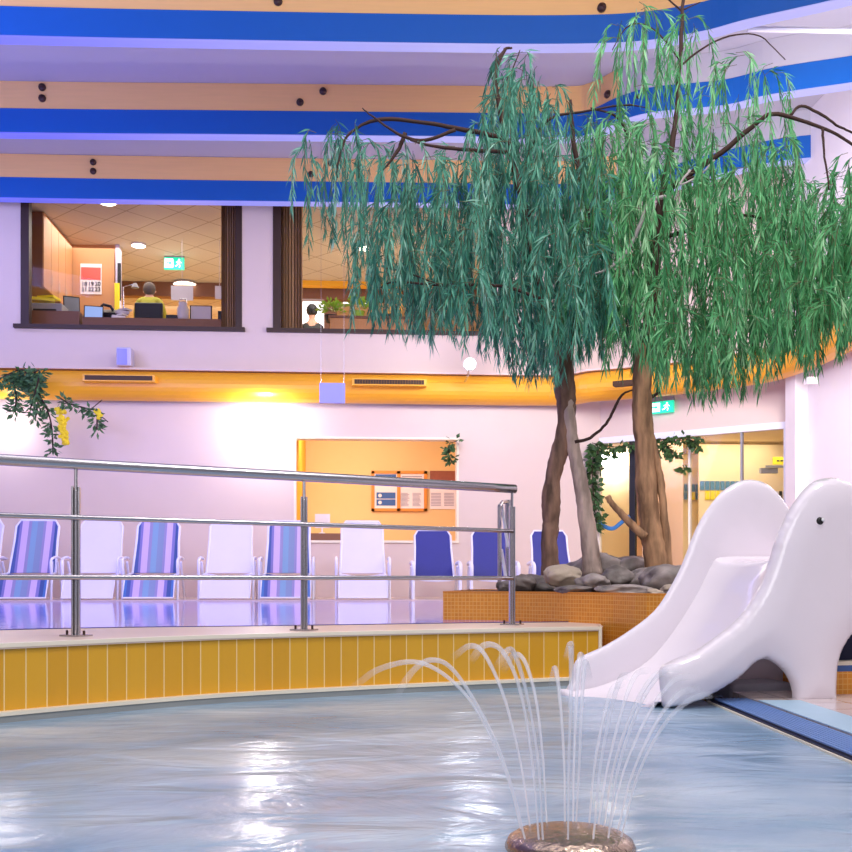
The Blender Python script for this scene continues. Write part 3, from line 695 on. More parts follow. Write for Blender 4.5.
# right window contents
mb = MB(); px_box(mb, 302, 262, 470, 285, 21.0, .2); struct(mb.build('trim_3', 'yellow_wall'), 'yellow soffit behind the right window')
d_ = thing('bright_doorway', 'bright white doorway behind the right window, with a dark figure', 'doorway', onY(313, 330, 21.5))
m_ = MB(); px_box(m_, 300, 287, 324, 345, 21.6, .05); m_.build('light_panel', 'lamp_soft', d_)
m_ = MB(); px_box(m_, 324, 284, 337, 345, 21.5, .1); m_.build('frame_side', 'office_wood_dark', d_)
pf = onY(312, 330, 20.0); pf.z = ZOF
pe = thing('person', 'person in black clothes standing in the bright doorway', 'person', pf, 0)
ht = onY(312, 304, 20.0).z-ZOF
Vb = [(0, 0, ht*.53), (0, 0, ht*.68), (0, 0, ht*.8), (0, 0, ht*.86), (0, 0, ht*.92), (0, 0, ht*.97), (-.17, 0, ht*.79), (-.24, 0, ht*.62), (-.25, -.05, ht*.46), (.17, 0, ht*.79), (.24, 0, ht*.62), (.25, -.05, ht*.46), (-.09, 0, ht*.5), (-.1, -.02, ht*.27), (-.1, 0, .05), (.09, 0, ht*.5), (.1, -.02, ht*.27), (.1, 0, .05)]
Eb = [(0, 1), (1, 2), (2, 3), (3, 4), (4, 5), (2, 6), (6, 7), (7, 8), (2, 9), (9, 10), (10, 11), (0, 12), (12, 13), (13, 14), (0, 15), (15, 16), (16, 17)]
Rb = [.14, .13, .12, .05, .085, .06, .06, .045, .035, .06, .045, .035, .1, .065, .045, .1, .065, .045]
skin_mesh('body', Vb, Eb, Rb, 'skin', pe)
skin_mesh('coat', Vb[:4]+Vb[6:8]+Vb[9:11]+Vb[12:18], [(0, 1), (1, 2), (2, 3), (2, 4), (4, 5), (2, 6), (6, 7), (0, 8), (8, 9), (9, 10), (0, 11), (11, 12), (12, 13)], [.17, .16, .15, .07, .08, .06, .08, .06, .12, .085, .06, .12, .085, .06], 'black', pe)
m_ = MB(); m_.ball((0, .0, ht*.945), .115, 12, (1, 1, 1.15)); m_.build('hair', 'black', pe, smooth=True, local=True)
for x0, x1, nm in ((343, 355, 'left of the two small bright windows behind the plants'), (358, 370, 'right of the two small bright windows behind the plants')):
    mb = MB(); px_box(mb, x0, 288, x1, 303, 22.0, .05); tag(mb.build('bright_panel', 'lamp_soft'), nm, 'window')
mb = MB(); px_box(mb, 388, 262, 402, 340, 21.0, .4); struct(mb.build('pillar', 'yellow_wall'), 'yellow pillar behind the right window')
rd = thing('reception_counter', 'wooden counter carrying plants, behind the right window', 'counter', onY(345, 331, 17.6))
a = onY(330, 318, 17.4); b = onY(372, 315, 17.4)
m_ = MB(); m_.bx(a.x, b.x+.9, 17.4, 18.2, ZOF, a.z); m_.build('body', 'office_wood', rd)
m_ = MB(); m_.bx(a.x-.03, b.x+.93, 17.36, 18.24, a.z, a.z+.04); m_.build('worktop', 'office_wood_dark', rd)
def leafy(name, label, cx, cy, Y, r, mt, pot, nleaf=70, lsize=.09):
    c = onY(cx, cy, Y); t = thing(name, label, 'potted plant', c-Vector((0, 0, r*.9)))
    m_ = MB(); m_.lathe(c-Vector((0, 0, r*1.0)), [(r*.35, 0), (r*.5, r*.5), (r*.52, r*.5)], 14); m_.build('pot', pot, t)
    m_ = MB()
    for k in range(nleaf):
        d = Vector((random.gauss(0, 1), random.gauss(0, 1), abs(random.gauss(0, .8)))).normalized()
        q = c + Vector((d.x*r*1.1, d.y*r*.7, d.z*r-.2*r))*random.uniform(.4, 1)
        s_ = d.cross(Vector((random.random(), random.random(), random.random()))).normalized()*lsize*.3
        m_.add([q-d*lsize*.5, q+s_, q+d*lsize*.5, q-s_], [(0, 1, 2), (0, 2, 3)])
    m_.build('leaves', mt, t)
leafy('potted_plant', 'loose yellow green potted plant beside the doorway, left on the counter', 331, 309, 17.7, .24, 'leaf_lime', 'black', 110)
leafy('potted_plant', 'round bright green plant in the middle of the counter', 358, 305, 17.7, .24, 'leaf_lime', 'leaf_lime', 160, .07)
leafy('potted_plant', 'small green plant at the right end of the counter', 374, 301, 17.8, .14, 'leaf_ivy', 'black', 60)
screen('black monitor behind the hanging willow leaves in the right window', 380, 314, 402, 330, 17.5, 'black')

# ================================================================== things on the upper wall
sp = thing('loudspeaker', 'small white loudspeaker box standing on the yellow duct', 'loudspeaker', onY(124, 366, 16.1))
m_ = MB(); q0 = onY(116, 366, 16.0); q1 = onY(131, 347, 16.0); m_.bx(q0.x, q1.x, 16.0, 16.25, ZA(3.4), q1.z); m_.build('cabinet', 'speaker_box', sp, bevel=.02)
m_ = MB(); m_.bx(q0.x+.02, q1.x-.06, 15.985, 16.0, ZA(3.42), q1.z-.03); m_.build('grille', 'lilac_board', sp)
bd = thing('hanging_board', 'square lilac board hanging on two thin wires before the duct', 'sign board', W(332, 403, 14.2))
m_ = MB(); a, b = W(319.5, 403, 14.2), W(345, 383, 14.2); m_.bx(a.x, b.x, a.y-.015, a.y+.015, a.z, b.z); m_.build('board', 'lilac_board', bd)
for xx in (321, 344):
    a = W(xx, 383, 14.2); m_ = MB(); m_.tube([a, (a.x, a.y, ZCEIL)], .0022, 5); m_.build('wire', 'steel', bd)
lp = thing('spot_lamp', 'small dazzling white spot lamp on the ledge above the duct', 'lamp', W(470, 372, 15.3))
q = W(470, 364, 15.3)
m_ = MB(); m_.lathe(q, [(.05, -.12), (.09, -.1), (.1, 0), (.085, .0)], 16, axis=(0.05, -1, -.12)); m_.build('housing', 'grey_plastic', lp, smooth=True)
m_ = MB(); m_.ball(q+Vector((0, -.02, 0)), .085, 14, (1, .5, 1)); m_.build('bulb', 'lamp_cool', lp, smooth=True)
m_ = MB(); m_.tube([q+Vector((0, .08, -.02)), q+Vector((0, .3, -.12)), q+Vector((0, .75, -.12))], .015, 6); m_.build('bracket', 'steel', lp)

# garland at the left on the duct
def leaf_spray(mb_, pts, n, ls, spread, lw=.3):
    for _ in range(n):
        k = random.random()*(len(pts)-1); i = int(k); p = pts[i].lerp(pts[min(i+1, len(pts)-1)], k-i)
        d = Vector((random.gauss(0, 1), random.gauss(0, .7), random.gauss(-.6, .6))).normalized(); q = p+d*random.uniform(0, spread)
        s_ = d.cross(Vector((random.random()-.5, random.random()-.5, random.random()-.5))).normalized()*ls*lw
        mb_.add([q, q+d*ls*.45+s_, q+d*ls, q+d*ls*.45-s_, q+d*ls*.5+s_.cross(d).normalized()*ls*.06], [(0, 1, 4), (1, 2, 4), (2, 3, 4), (3, 0, 4)])
gl = thing('hanging_garland', 'artificial green garland with yellow flowers hanging from the duct, left', 'garland', onY(30, 372, 15.75))
Yg = 15.72
strands = [[(-12, 385), (5, 376), (20, 370), (30, 375), (38, 390)], [(12, 378), (16, 395), (15, 412)], [(25, 372), (34, 385), (38, 400), (35, 420)], [(38, 392), (48, 412), (52, 430), (53, 452)], [(60, 398), (70, 404), (85, 408), (96, 412), (97, 430)], [(30, 376), (40, 372), (30, 410)]]
gp = [[onY(x, y, Yg-.05*i) for x, y in s_] for i, s_ in enumerate(strands)]
m_ = MB()
for s_ in gp: leaf_spray(m_, cat_rom(s_, 4), 120, .12, .09, .2)
leaf_spray(m_, [onY(20, 374, Yg), onY(36, 384, Yg)], 200, .13, .14, .22)
m_.build('leaves', 'leaf_dark', gl)
m_ = MB()
for s_ in gp: m_.tube(cat_rom(s_, 4), .012, 5)
m_.tube([onY(90, 410, Yg), onY(102, 400, Yg)], .008, 5); m_.tube([onY(96, 412, Yg), onY(108, 422, Yg)], .008, 5); m_.build('stems', 'bark_dark', gl)
m_ = MB()
for k in range(120):
    t_ = random.random(); q = onY(60+6*t_+random.gauss(0, 2.4-1.2*t_), 408+36*t_, Yg-.2); m_.ball(q+Vector((0, random.uniform(-.06, .06), 0)), .03, 6)
for k in range(16): m_.ball(onY(98+random.gauss(0, 1.5), 413+random.uniform(-3, 6), Yg-.25), .03, 6)
m_.build('flower_cluster', 'flower_yellow', gl)['kind'] = 'stuff'

# ================================================================== LOWER OPENING (middle)
YN = 19.2
mb = MB(); mb.bx(hx(270)-.5, hx(480)+.5, YN, YN+.1, .2, 3.6); struct(mb.build('wall_back', 'niche_wall'), 'yellow wall of the room behind the middle opening')
mb = MB(); mb.bx(hx(296)-.1, hx(296)-.0, YW+.22, YN, .2, 3.6); struct(mb.build('wall_left', 'yellow_wall'), 'left side wall of the room behind the middle opening')
mb = MB(); mb.bx(hx(480), hx(480)+.1, YW+.22, YN, .2, 3.6); struct(mb.build('wall_right', 'cream_wall'), 'right side wall of the room behind the middle opening')
mb = MB(); mb.bx(hx(270)-.5, hx(480)+.6, YW+.22, YN, 3.55, 3.62); struct(mb.build('ceiling', 'peach_wall'), 'ceiling of the room behind the middle opening')
mb = MB(); x0, x1 = NI[0], NI[1]; f = .035
mb.bx(x0-f, x0, YW-.02, YW+.22, NZ0, NZ1+f); mb.bx(x1, x1+f, YW-.02, YW+.22, NZ0, NZ1+f); mb.bx(x0, x1, YW-.02, YW+.22, NZ1, NZ1+f); mb.bx(x0-f, x1+f, YW-.03, YW+.25, NZ0-.04, NZ0)
struct(mb.build('trim_4', 'cream_edge'), 'pale frame around the middle wall opening')
mb = MB(); a = onY(309, 541, 16.7); b = onY(341, 533.5, 16.7); mb.bx(a.x, b.x, 16.65, 17.3, NZ0, b.z); tag(mb.build('counter_shelf', 'office_wood_dark'), 'short dark brown shelf in the middle opening, under the small sign', 'shelf')
sg = thing('table_sign', 'small blank white sign on a foot, on the dark shelf', 'sign', onY(322, 533, 16.9))
m_ = MB(); px_box(m_, 315, 514, 330, 528, 16.9, .012); m_.build('sheet', 'paper', sg)
m_ = MB(); q = onY(322, 533.5, 16.9); m_.lathe(q, [(.06, 0), (.05, .012), (.015, .02), (.012, .1)], 12); m_.build('foot', 'white_plastic', sg)
fp = thing('framed_notice_board', 'orange framed board with blue and white notices in the middle opening', 'notice board', onY(398, 491, YN))
m_ = MB()
for x0, x1 in ((371.5, 374.5), (397, 400.5), (424, 427)): px_box(m_, x0, 471, x1, 511, YN-.05, .05)
for y0, y1 in ((471, 473.5), (508.5, 511)): px_box(m_, 371.5, y0, 427, y1, YN-.05, .05)
m_.build('frame', 'poster_frame', fp)
m_ = MB(); px_box(m_, 374, 473, 397.5, 509, YN-.03, .02); px_box(m_, 400, 473, 424.5, 509, YN-.03, .02); m_.build('sheet', 'paper', fp)
m_ = MB(); px_box(m_, 375.5, 474.5, 396, 481.5, YN-.036, .004)
for y0 in (492.5, 499.5): px_box(m_, 376.5, y0, 395.5, y0+6, YN-.036, .004)
m_.build('blue_notice', 'poster_blue', fp)
m_ = MB()
for cx_, cy_ in ((379.5, 478), (380, 495.5), (380, 502.5)):
    q = onY(cx_, cy_, YN-.042); m_.lathe(q, [(.035, -.002), (.035, .002)], 14, axis=(0, -1, 0))
m_.build('round_symbol', 'paper', fp)
m_ = MB()
for cx_ in (405.5, 417):
    for k in range(11):
        y = 493+k*1.25; px_box(m_, cx_-4.5, y, cx_+4.5-random.uniform(0, 3), y+.5, YN-.036, .003)
for y in (476, 478.2): px_box(m_, 402, y, 422, y+1, YN-.036, .003)
m_.build('text_lines', 'ink_pale', fp)['kind'] = 'stuff'
ps = thing('poster', 'unframed poster with brown top photo, right of the orange frame', 'poster', onY(444, 492, YN))
m_ = MB(); px_box(m_, 430, 471, 458, 509, YN-.02, .01); m_.build('sheet', 'paper', ps)
m_ = MB(); px_box(m_, 430, 471, 458, 482, YN-.026, .006); m_.build('picture', 'poster_brown', ps)
m_ = MB()
for cx_ in (436, 449):
    for k in range(9): px_box(m_, cx_-5, 493+k*1.5, cx_+5, 493.6+k*1.5, YN-.026, .004)
m_.build('text_lines', 'ink_pale', ps)['kind'] = 'stuff'
iv = thing('ivy_sprig', 'green ivy sprig hanging in the top right of the middle opening', 'ivy', onY(450, 440, 16.24))
m_ = MB(); s1 = [onY(x, y, 16.24) for x, y in ((457, 441), (450, 443), (448, 452), (452, 462))]; leaf_spray(m_, s1, 70, .1, .1, .35); m_.build('leaves', 'leaf_ivy', iv)
m_ = MB(); m_.tube(s1, .008, 5); m_.build('stem', 'bark_dark', iv)

# ================================================================== GLAZED OPENING (right)
mb = MB(); mb.bx(3.3, 9.2, 20.0, 20.1, .2, 3.4); struct(mb.build('wall_back', 'cream_wall'), 'cream wall of the shower room behind the glazed opening')
mb = MB(); mb.bx(9.1, 9.2, 14.5, 20, .2, 3.4); mb.bx(3.3, 3.4, YW+.25, 20, .2, 3.4); struct(mb.build('wall_right', 'cream_wall'), 'side walls of the shower room')
mb = MB(); mb.prism([(3.3, 16.7, 3.15), (P600.x, P600.y+.25, 3.15), (C1.x+.15, C1.y+.25, 3.15), (9.2, 14.5, 3.15), (9.2, 20.1, 3.15), (3.3, 20.1, 3.15)], (0, 0, .1)); struct(mb.build('ceiling', 'cream_wall'), 'ceiling of the shower room')
def onA(px, py=None, z=None, off=0):
    # point on the angled glazed plane at pixel x
    P = P600 + nA*off; k = (px-CX)/FPX
    # xc = k*D ; world = cam2w ; solve for D with (world-P).n = 0
    n = nA; a = Vector((k*CT+ST, -k*ST+CT)); D = P.dot(n)/a.dot(n)
    return WZ(px, D, z) if z is not None else W(px, py, D)
gz = thing('window_3', None, None, onA(690, z=ZUP)); struct(gz, 'floor to ceiling glazing right of the trees')
rzA = math.atan2(dirA.y, dirA.x)
for px, w, mt in ((598, .1, 'cream_edge'), (633, .1, 'black'), (690, .03, 'cream_edge'), (742, .03, 'grey_plastic'), (787, .08, 'strip_white')):
    q = onA(px, z=0, off=.0); m_ = MB(); m_.box((q.x, q.y, (ZUP+ZO)/2), (w, .08, ZO-ZUP), rzA); m_.build('mullion', mt, gz)
m_ = MB(); q = (P600+C1)/2; m_.box((q.x, q.y, ZO+.03), ((C1-P600).length, .1, .1), rzA); m_.build('head_rail', 'strip_white', gz)
a_, b_ = onA(600, z=ZUP), onA(786, z=ZUP); m_ = MB(); m_.prism([(a_.x, a_.y, ZUP), (b_.x, b_.y, ZUP), (b_.x, b_.y, ZO), (a_.x, a_.y, ZO)], (nA.x*-.01, nA.y*-.01, 0)); m_.build('pane', 'window_glass', gz)
# partition panel, recess and tile bands inside
mb = MB(); px_box(mb, 642, 436, 683, 620, 17.6, .5); tag(mb.build('shower_partition', 'peach_wall'), 'plain cream partition panel behind the brown trunk and ivy', 'partition')
def bandpiece(x0, x1, y0, y1, Y, name, label, ncol, cols):
    t = thing(name, label, 'tile band', onY((x0+x1)/2, y1, Y)); 
    a = onY(x0, y1, Y); b = onY(x1, y0, Y); w = (b.x-a.x)/ncol; h = (b.z-a.z)/2
    groups = {}
    for i in range(ncol):
        for j in range(2):
            c = cols[(i, j)] if (i, j) in cols else cols['d']
            if c is None: continue
            groups.setdefault(c, MB()).bx(a.x+i*w+.008, a.x+(i+1)*w-.008, Y-.02, Y, a.z+(1-j)*h+.006, a.z+(2-j)*h-.006)
    for c, m__ in groups.items(): m__.build('blue_tiles' if c == 'blue_line2' else ('yellow_tiles' if c == 'yellow_plastic' else 'dark_tiles'), c, t)
mat('blue_line2', rgb(92, 136, 156), .3)
mb = MB(); px_box(mb, 699, 445, 792, 620, 17.9, .06); tag(mb.build('tiled_shower_wall', 'cream_wall'), 'cream shower wall carrying a blue and yellow tile band', 'wall panel')
bandpiece(683.5, 699, 484, 500, 18.4, 'tile_band', 'short blue and yellow tile band left, in the recess', 4, {'d': 'blue_line2', (1, 1): 'yellow_plastic', (2, 1): 'yellow_plastic'})
mb = MB(); px_box(mb, 683, 455, 699, 620, 18.45, .06); tag(mb.build('recess_panel', 'cream_wall'), 'narrow cream recess panel beside the partition', 'wall panel')
bandpiece(699.5, 745, 481, 500, 17.9, 'tile_band', 'longer blue tile band with yellow tiles, behind the slide top', 9, {'d': 'blue_line2', (0, 1): None, (1, 1): 'yellow_plastic', (2, 1): 'yellow_plastic', (3, 1): 'yellow_plastic', (4, 1): None, (5, 1): 'yellow_plastic', (6, 1): 'yellow_plastic', (7, 1): None, (8, 1): None})
bandpiece(772, 792, 491, 501, 17.9, 'tile_band', 'small black and white tile band between the slide humps', 6, {'d': 'tile_black', (1, 0): 'paper', (1, 1): 'paper', (3, 0): 'paper', (3, 1): 'paper', (5, 0): 'paper', (5, 1): 'paper'})
ys = thing('yellow_sign', 'yellow sign plate above the door closer in the shower room', 'sign', onY(783, 461, 17.0))
m_ = MB(); px_box(m_, 773, 457, 793, 464.5, 17.0, .02); m_.build('plate', 'yellow_plastic', ys)
m_ = MB()
for k in range(4): px_box(m_, 777+k*3.6, 460, 779.6+k*3.6, 461.3, 16.99, .008)
m_.build('text_marks', 'ink', ys)
dc = thing('door_closer', 'grey door closer bar under the yellow sign', 'door closer', onY(775, 470, 16.9))
m_ = MB(); px_box(m_, 761, 468, 778, 473, 16.9, .08); m_.build('body', 'grey_plastic', dc)
m_ = MB(); px_box(m_, 766, 465.5, 792, 467.5, 16.88, .03); m_.build('arm', 'grey_plastic', dc)
mb = MB(); px_box(mb, 600, 455, 628, 465, 19.6, .3); tag(mb.build('ceiling_light_panel', 'lamp_cool'), 'bright white ceiling light panel seen left of the brown trunk', 'ceiling light')
mb = MB(); pts = [onA(x, y, off=.03) for x, y in ((597, 519), (604, 526), (613, 528.5), (622, 522), (630, 516))]; mb.tube(cat_rom(pts, 5), .035, 8); tag(mb.build('blue_garland_band', 'blue_band'), 'curved blue band hanging on the glazing between the trunks', 'decoration')
mb = MB(); mb.ball(onY(655, 486, 17.5), .1, 12, (1.3, .4, .6)); tag(mb.build('round_sign', 'yellow_plastic'), 'small round yellow sign on the cream partition by the brown trunk', 'sign')
# ivy over the glazing
iv = thing('ivy_garland', 'dark green ivy trailing along the top of the glazed opening', 'ivy', onA(640, z=ZO))
ist = [[(592, 443), (615, 447), (632, 444)], [(594, 445), (592, 470), (594, 500), (597, 530)], [(597, 446), (600, 470)], [(652, 441), (653, 455), (652, 478)], [(663, 440), (670, 450), (678, 458)], [(663, 441), (665, 451)], [(672, 438), (690, 440), (699, 447)], [(640, 440), (670, 439), (700, 437)], [(682, 467), (686, 470)], [(609, 448), (612, 458)]]
ip = [[onA(x, y, off=.16) for x, y in s_] for s_ in ist]
m_ = MB()
for s_ in ip: leaf_spray(m_, cat_rom(s_, 4), int(18+45*sum((a-b).length for a, b in zip(s_[:-1], s_[1:]))), .11, .07, .35)
leaf_spray(m_, ip[1], 150, .12, .12, .35)
m_.build('leaves', 'leaf_ivy', iv)
m_ = MB()
for s_ in ip[:-2]: m_.tube(cat_rom(s_, 4), .008, 5)
m_.build('stems', 'bark_dark', iv)
exit_sign(onA(649, 414, off=.1), onA(673, 400, off=.1), 'green and white emergency exit sign on the wall beside the tree', mount=.1)
# wall lamp by the pillar and things at the right
mb = MB(); q = W(811, 381, 13.2); mb.box(q, (.14, .1, .09)); tag(mb.build('wall_socket_box', 'plaster_white'), 'small white box fixed high on the right wall', 'box')

# ================================================================== LOUNGERS
ZF = ZUP+.015
def lounger(style):
    t = thing('sun_lounger', '', 'sun lounger', (0, 0, ZF))
    blue = style == 'blue'
    wm = 'white_plastic'; fab = {'striped': 'striped_fabric', 'white': 'white_mesh', 'blue': 'blue_mesh'}[style]
    hw = .295
    A = Vector((0, 0, .31)); B = Vector((0, .42, .35)); T = Vector((0, .72, 1.07))
    # backrest sling with chamfered top corners
    u = (T-B).normalized(); nrm = Vector((0, -u.z, u.y)); L_ = (T-B).length
    def bp(x, s, o=0): return B + Vector((x, 0, 0)) + u*s + nrm*o
    prof = [(-hw, 0), (hw, 0), (hw*.93, L_*.6), (hw*.93, L_-.09), (hw*.75, L_), (-hw*.75, L_), (-hw*.93, L_-.09), (-hw*.93, L_*.6)]
    m_ = MB(); m_.prism([bp(x, s) for x, s in prof], nrm*.014); m_.build('backrest', fab, t, local=True)
    m_ = MB(); loop = [bp(x, s, .007) for x, s in prof[1:]] + [bp(-hw, 0, .007)]; m_.tube(loop, .017, 8); m_.build('back_frame', wm, t, local=True)
    # seat sling, sagging
    m_ = MB(); n = 8; vs = []; fs = []
    for i in range(n+1):
        for j in range(n+1):
            x = -hw+2*hw*j/n; s = i/n; sag = -.035*math.sin(PI*j/n)
            p = A.lerp(B, s); vs.append((x, p.y, p.z+sag)); 
    for i in range(n):
        for j in range(n): fs.append((i*(n+1)+j, i*(n+1)+j+1, (i+1)*(n+1)+j+1, (i+1)*(n+1)+j))
    nn = len(vs); vs += [(a, b, c-.012) for a, b, c in vs]; fs += [tuple(nn+k for k in f[::-1]) for f in fs]
    m_.add(vs, fs); m_.build('seat', fab, t, local=True, smooth=True)
    m_ = MB(); m_.tube([(-hw, .42, .35), (-hw, 0, .31), (-hw*.6, -.01, .285), (0, -.012, .275), (hw*.6, -.01, .285), (hw, 0, .31), (hw, .42, .35)], .017, 8); m_.build('seat_frame', wm, t, local=True)
    if not blue:   # hanging foot part
        m_ = MB(); m_.prism([(-hw-.02, -.02, .29), (hw+.02, -.02, .29), (hw+.02, -.16, .03), (-hw-.02, -.16, .03)], (0, .012, 0)); m_.build('footrest', fab, t, local=True)
        m_ = MB(); m_.tube([(-hw-.02, -.02, .29), (-hw-.02, -.16, .025), (hw+.02, -.16, .025), (hw+.02, -.02, .29)], .013, 8); m_.build('footrest_frame', wm, t, local=True)
    for sx in (-1, 1):
        x = sx*(hw+.05)
        r = .03 if blue else .017
        m_ = MB(); m_.tube(cat_rom([Vector((x, .02, .3)), Vector((x, -.02, .45)), Vector((x, .03, .53)), Vector((x, .25, .56)), Vector((x, .5, .54))], 4), r, 8); m_.build('armrest', wm, t, local=True)
        m_ = MB(); m_.tube([(x, .04, .5), (x, .0, .0)], .016 if not blue else .026, 8); m_.build('leg', wm, t, local=True)
        m_ = MB(); m_.tube([(x, .3, .5), (x, .62, .0)], .016 if not blue else .026, 8); m_.build('leg', wm, t, local=True)
    return t
SL = 14.25
protos = {}
spots = [(-22, 'white', 'white sling lounger cut off at the left edge of the photo'), (36, 'striped', 'blue and pink striped lounger nearest the left edge'), (100, 'white', 'white sling lounger between the two left striped ones'),
         (158, 'striped', 'striped lounger with white loungers on both sides, second from left'), (231, 'white', 'white sling lounger right of the second striped lounger'),
         (289, 'striped', 'striped lounger half hidden behind the middle railing post'), (363, 'white', 'white sling lounger below the notice board'),
         (434, 'blue', 'blue sling lounger left of the planter, nearest the poster'), (490, 'blue', 'dark blue lounger behind the last railing post'), (550, 'blue', 'blue lounger behind the left tree trunk')]
for x, st, lb in spots:
    if st in protos: t = copy_tree(protos[st])
    else: t = protos[st] = lounger(st)
    p = onY(x, 560, SL+.55); k = SL/(SL+.55)
    t.location = (p.x*1.0 + (0 if True else 0), SL, ZF); t['label'] = lb; t['group'] = 'sun loungers in a row along the back wall'
    t.rotation_euler.z = random.uniform(-.02, .02)
    t.scale = (.98, 1, .95) if st == 'blue' else (1.1, 1, 1.07)

# ================================================================== RAILING
rail = thing('railing', 'stainless steel railing with three posts on the pool walkway', 'railing', cam2w(-.642, 5.263, ZCB))
posts = [(-1.647, 4.706), (-.642, 5.263), (.512, 5.949)]
RH = .81
def railpts(h, dy=0):
    pts = [(-3.1, 3.55), (-2.35, 4.25)] + posts
    return [cam2w(a, b+dy, ZCB+h) for a, b in pts]
top = railpts(RH, 0)[:-1]
end = cam2w(.53, 5.96, ZCB+RH)
m_ = MB(); m_.tube(cat_rom(top+[end], 8), .0262, 16); m_.build('handrail', 'steel', rail, smooth=True)
for h in (.557, .277):
    p_ = railpts(h, -.028); m_ = MB(); m_.tube(cat_rom(p_, 8), .0125, 12); m_.build('rail_bar', 'steel', rail, smooth=True)
for a, b in posts:
    q = cam2w(a, b, 0)
    m_ = MB()
    for o_ in (-.013, .013): m_.box((q.x+o_, q.y+o_*.6, ZCB+.352), (.009, .034, .704), .1)
    m_.tube([(q.x, q.y-.004, ZCB), (q.x, q.y-.004, ZCB+.69)], .0095, 12)
    pst = m_.build('post', 'steel', rail, bevel=.003)
    m_ = MB(); m_.tube([(q.x, q.y, ZCB+.6), (q.x, q.y, ZCB+RH)], .0085, 10); m_.build('post_pin', 'steel', pst)
    m_ = MB(); m_.box((q.x, q.y, ZCB+.004), (.12, .09, .008), -.5)
    m_.build('base_plate', 'steel', pst)
    m_ = MB()
    for sx in (-.045, .045): m_.tube([(q.x+sx, q.y-.01-sx*.5, ZCB+.006), (q.x+sx, q.y-.01-sx*.5, ZCB+.028)], .006, 8)
    m_.build('plate_bolt', 'dark_bolt', pst)
# pool ladder handrail behind the last post
ld = thing('pool_ladder', 'slim stainless pool ladder frame behind the last railing post', 'ladder', WZ(502, 8.5, ZUP))
for x0, x1 in ((499, 499), ):
    m_ = MB(); m_.tube([W(499.5, 506, 8.5), W(499.5, 600, 8.5)], .018, 8); m_.build('upright', 'steel', ld)
m_ = MB(); m_.tube([W(501.5, 502, 8.6), W(508, 548, 8.3)], .014, 8); m_.build('brace', 'white_plastic', ld)
m_ = MB(); m_.tube([W(501.5, 550, 8.6), W(506, 580, 8.3), W(506, 600, 8.3)], .014, 8); m_.build('brace', 'white_plastic', ld)
m_ = MB(); m_.tube([W(508.5, 500, 8.8), W(508.5, 600, 8.8)], .03, 8); m_.build('upright', 'steel', ld)
m_ = MB(); m_.tube([W(499.5, 506, 8.5), W(502, 502, 8.55), W(508.5, 502, 8.8)], .016, 8); m_.build('top_bar', 'steel', ld)

# ================================================================== PLANTER
ZP = ZC-.065
pf_ = [WZ(443, 6.95, 0), WZ(515, 6.75, 0), WZ(600, 6.1, 0), WZ(661, 5.55, 0), WZ(760, 5.45, 0), WZ(1000, 5.45, 0)]
pb_ = [WZ(470, 8.9, 0), WZ(540, 9.2, 0), WZ(600, 9.3, 0), WZ(661, 9.2, 0), WZ(760, 8.6, 0), WZ(900, 8.0, 0)]
front_p = [(p.x, p.y) for p in cat_rom(pf_, 5)]; back_p = [(p.x, p.y) for p in cat_rom(pb_, 5)]
pl = thing('planter', 'raised tree planter faced with small orange mosaic tiles', 'planter', (front_p[10][0], front_p[10][1], 0)); struct(pl)
m_ = MB(); m_.ribbon([back_p[0]]+front_p, -.1, ZP); m_.ribbon(back_p, -.1, ZP); m_.build('mosaic_wall', 'mosaic', pl)
m_ = MB(); m_.strip(front_p, offset(front_p, .06), ZP+.001); m_.ribbon(offset(front_p, -.003), ZP-.008, ZP+.001); m_.build('coping', 'poster_frame', pl)
m_ = MB(); m_.strip(offset(front_p, .06), back_p, ZP-.01); m_.build('soil', 'soil', pl)

from mathutils import noise as mnoise
def rock(x, y, D, rx, ry, rz, mt, label, seed, zoff=0):
    bm = bmesh.new(); bmesh.ops.create_icosphere(bm, subdivisions=4, radius=1)
    sd = Vector((seed*3.1, seed*1.7, seed*.9))
    for v in bm.verts:
        d = v.co.normalized(); n = mnoise.noise(d*1.1+sd)*.35 + mnoise.noise(d*2.6+sd)*.14 + abs(mnoise.noise(d*5+sd))*.06
        v.co = d*(1+n)
    me = bpy.data.meshes.new('rock'); 
    c = W(x, y, D)
    rot = Matrix.Rotation(seed*1.3, 4, 'Z')
    me_m = Matrix.Translation((0, 0, 0)) @ Matrix.Diagonal((rx, ry, rz, 1)) @ rot
    bm.to_mesh(me); bm.free(); me.transform(me_m)
    for p in me.polygons: p.use_smooth = True
    me.materials.append(MATS[mt]); o = bpy.data.objects.new('rock', me); COL.objects.link(o); o.location = c
    return tag(o, label, 'rock', 'rocks on the planter')
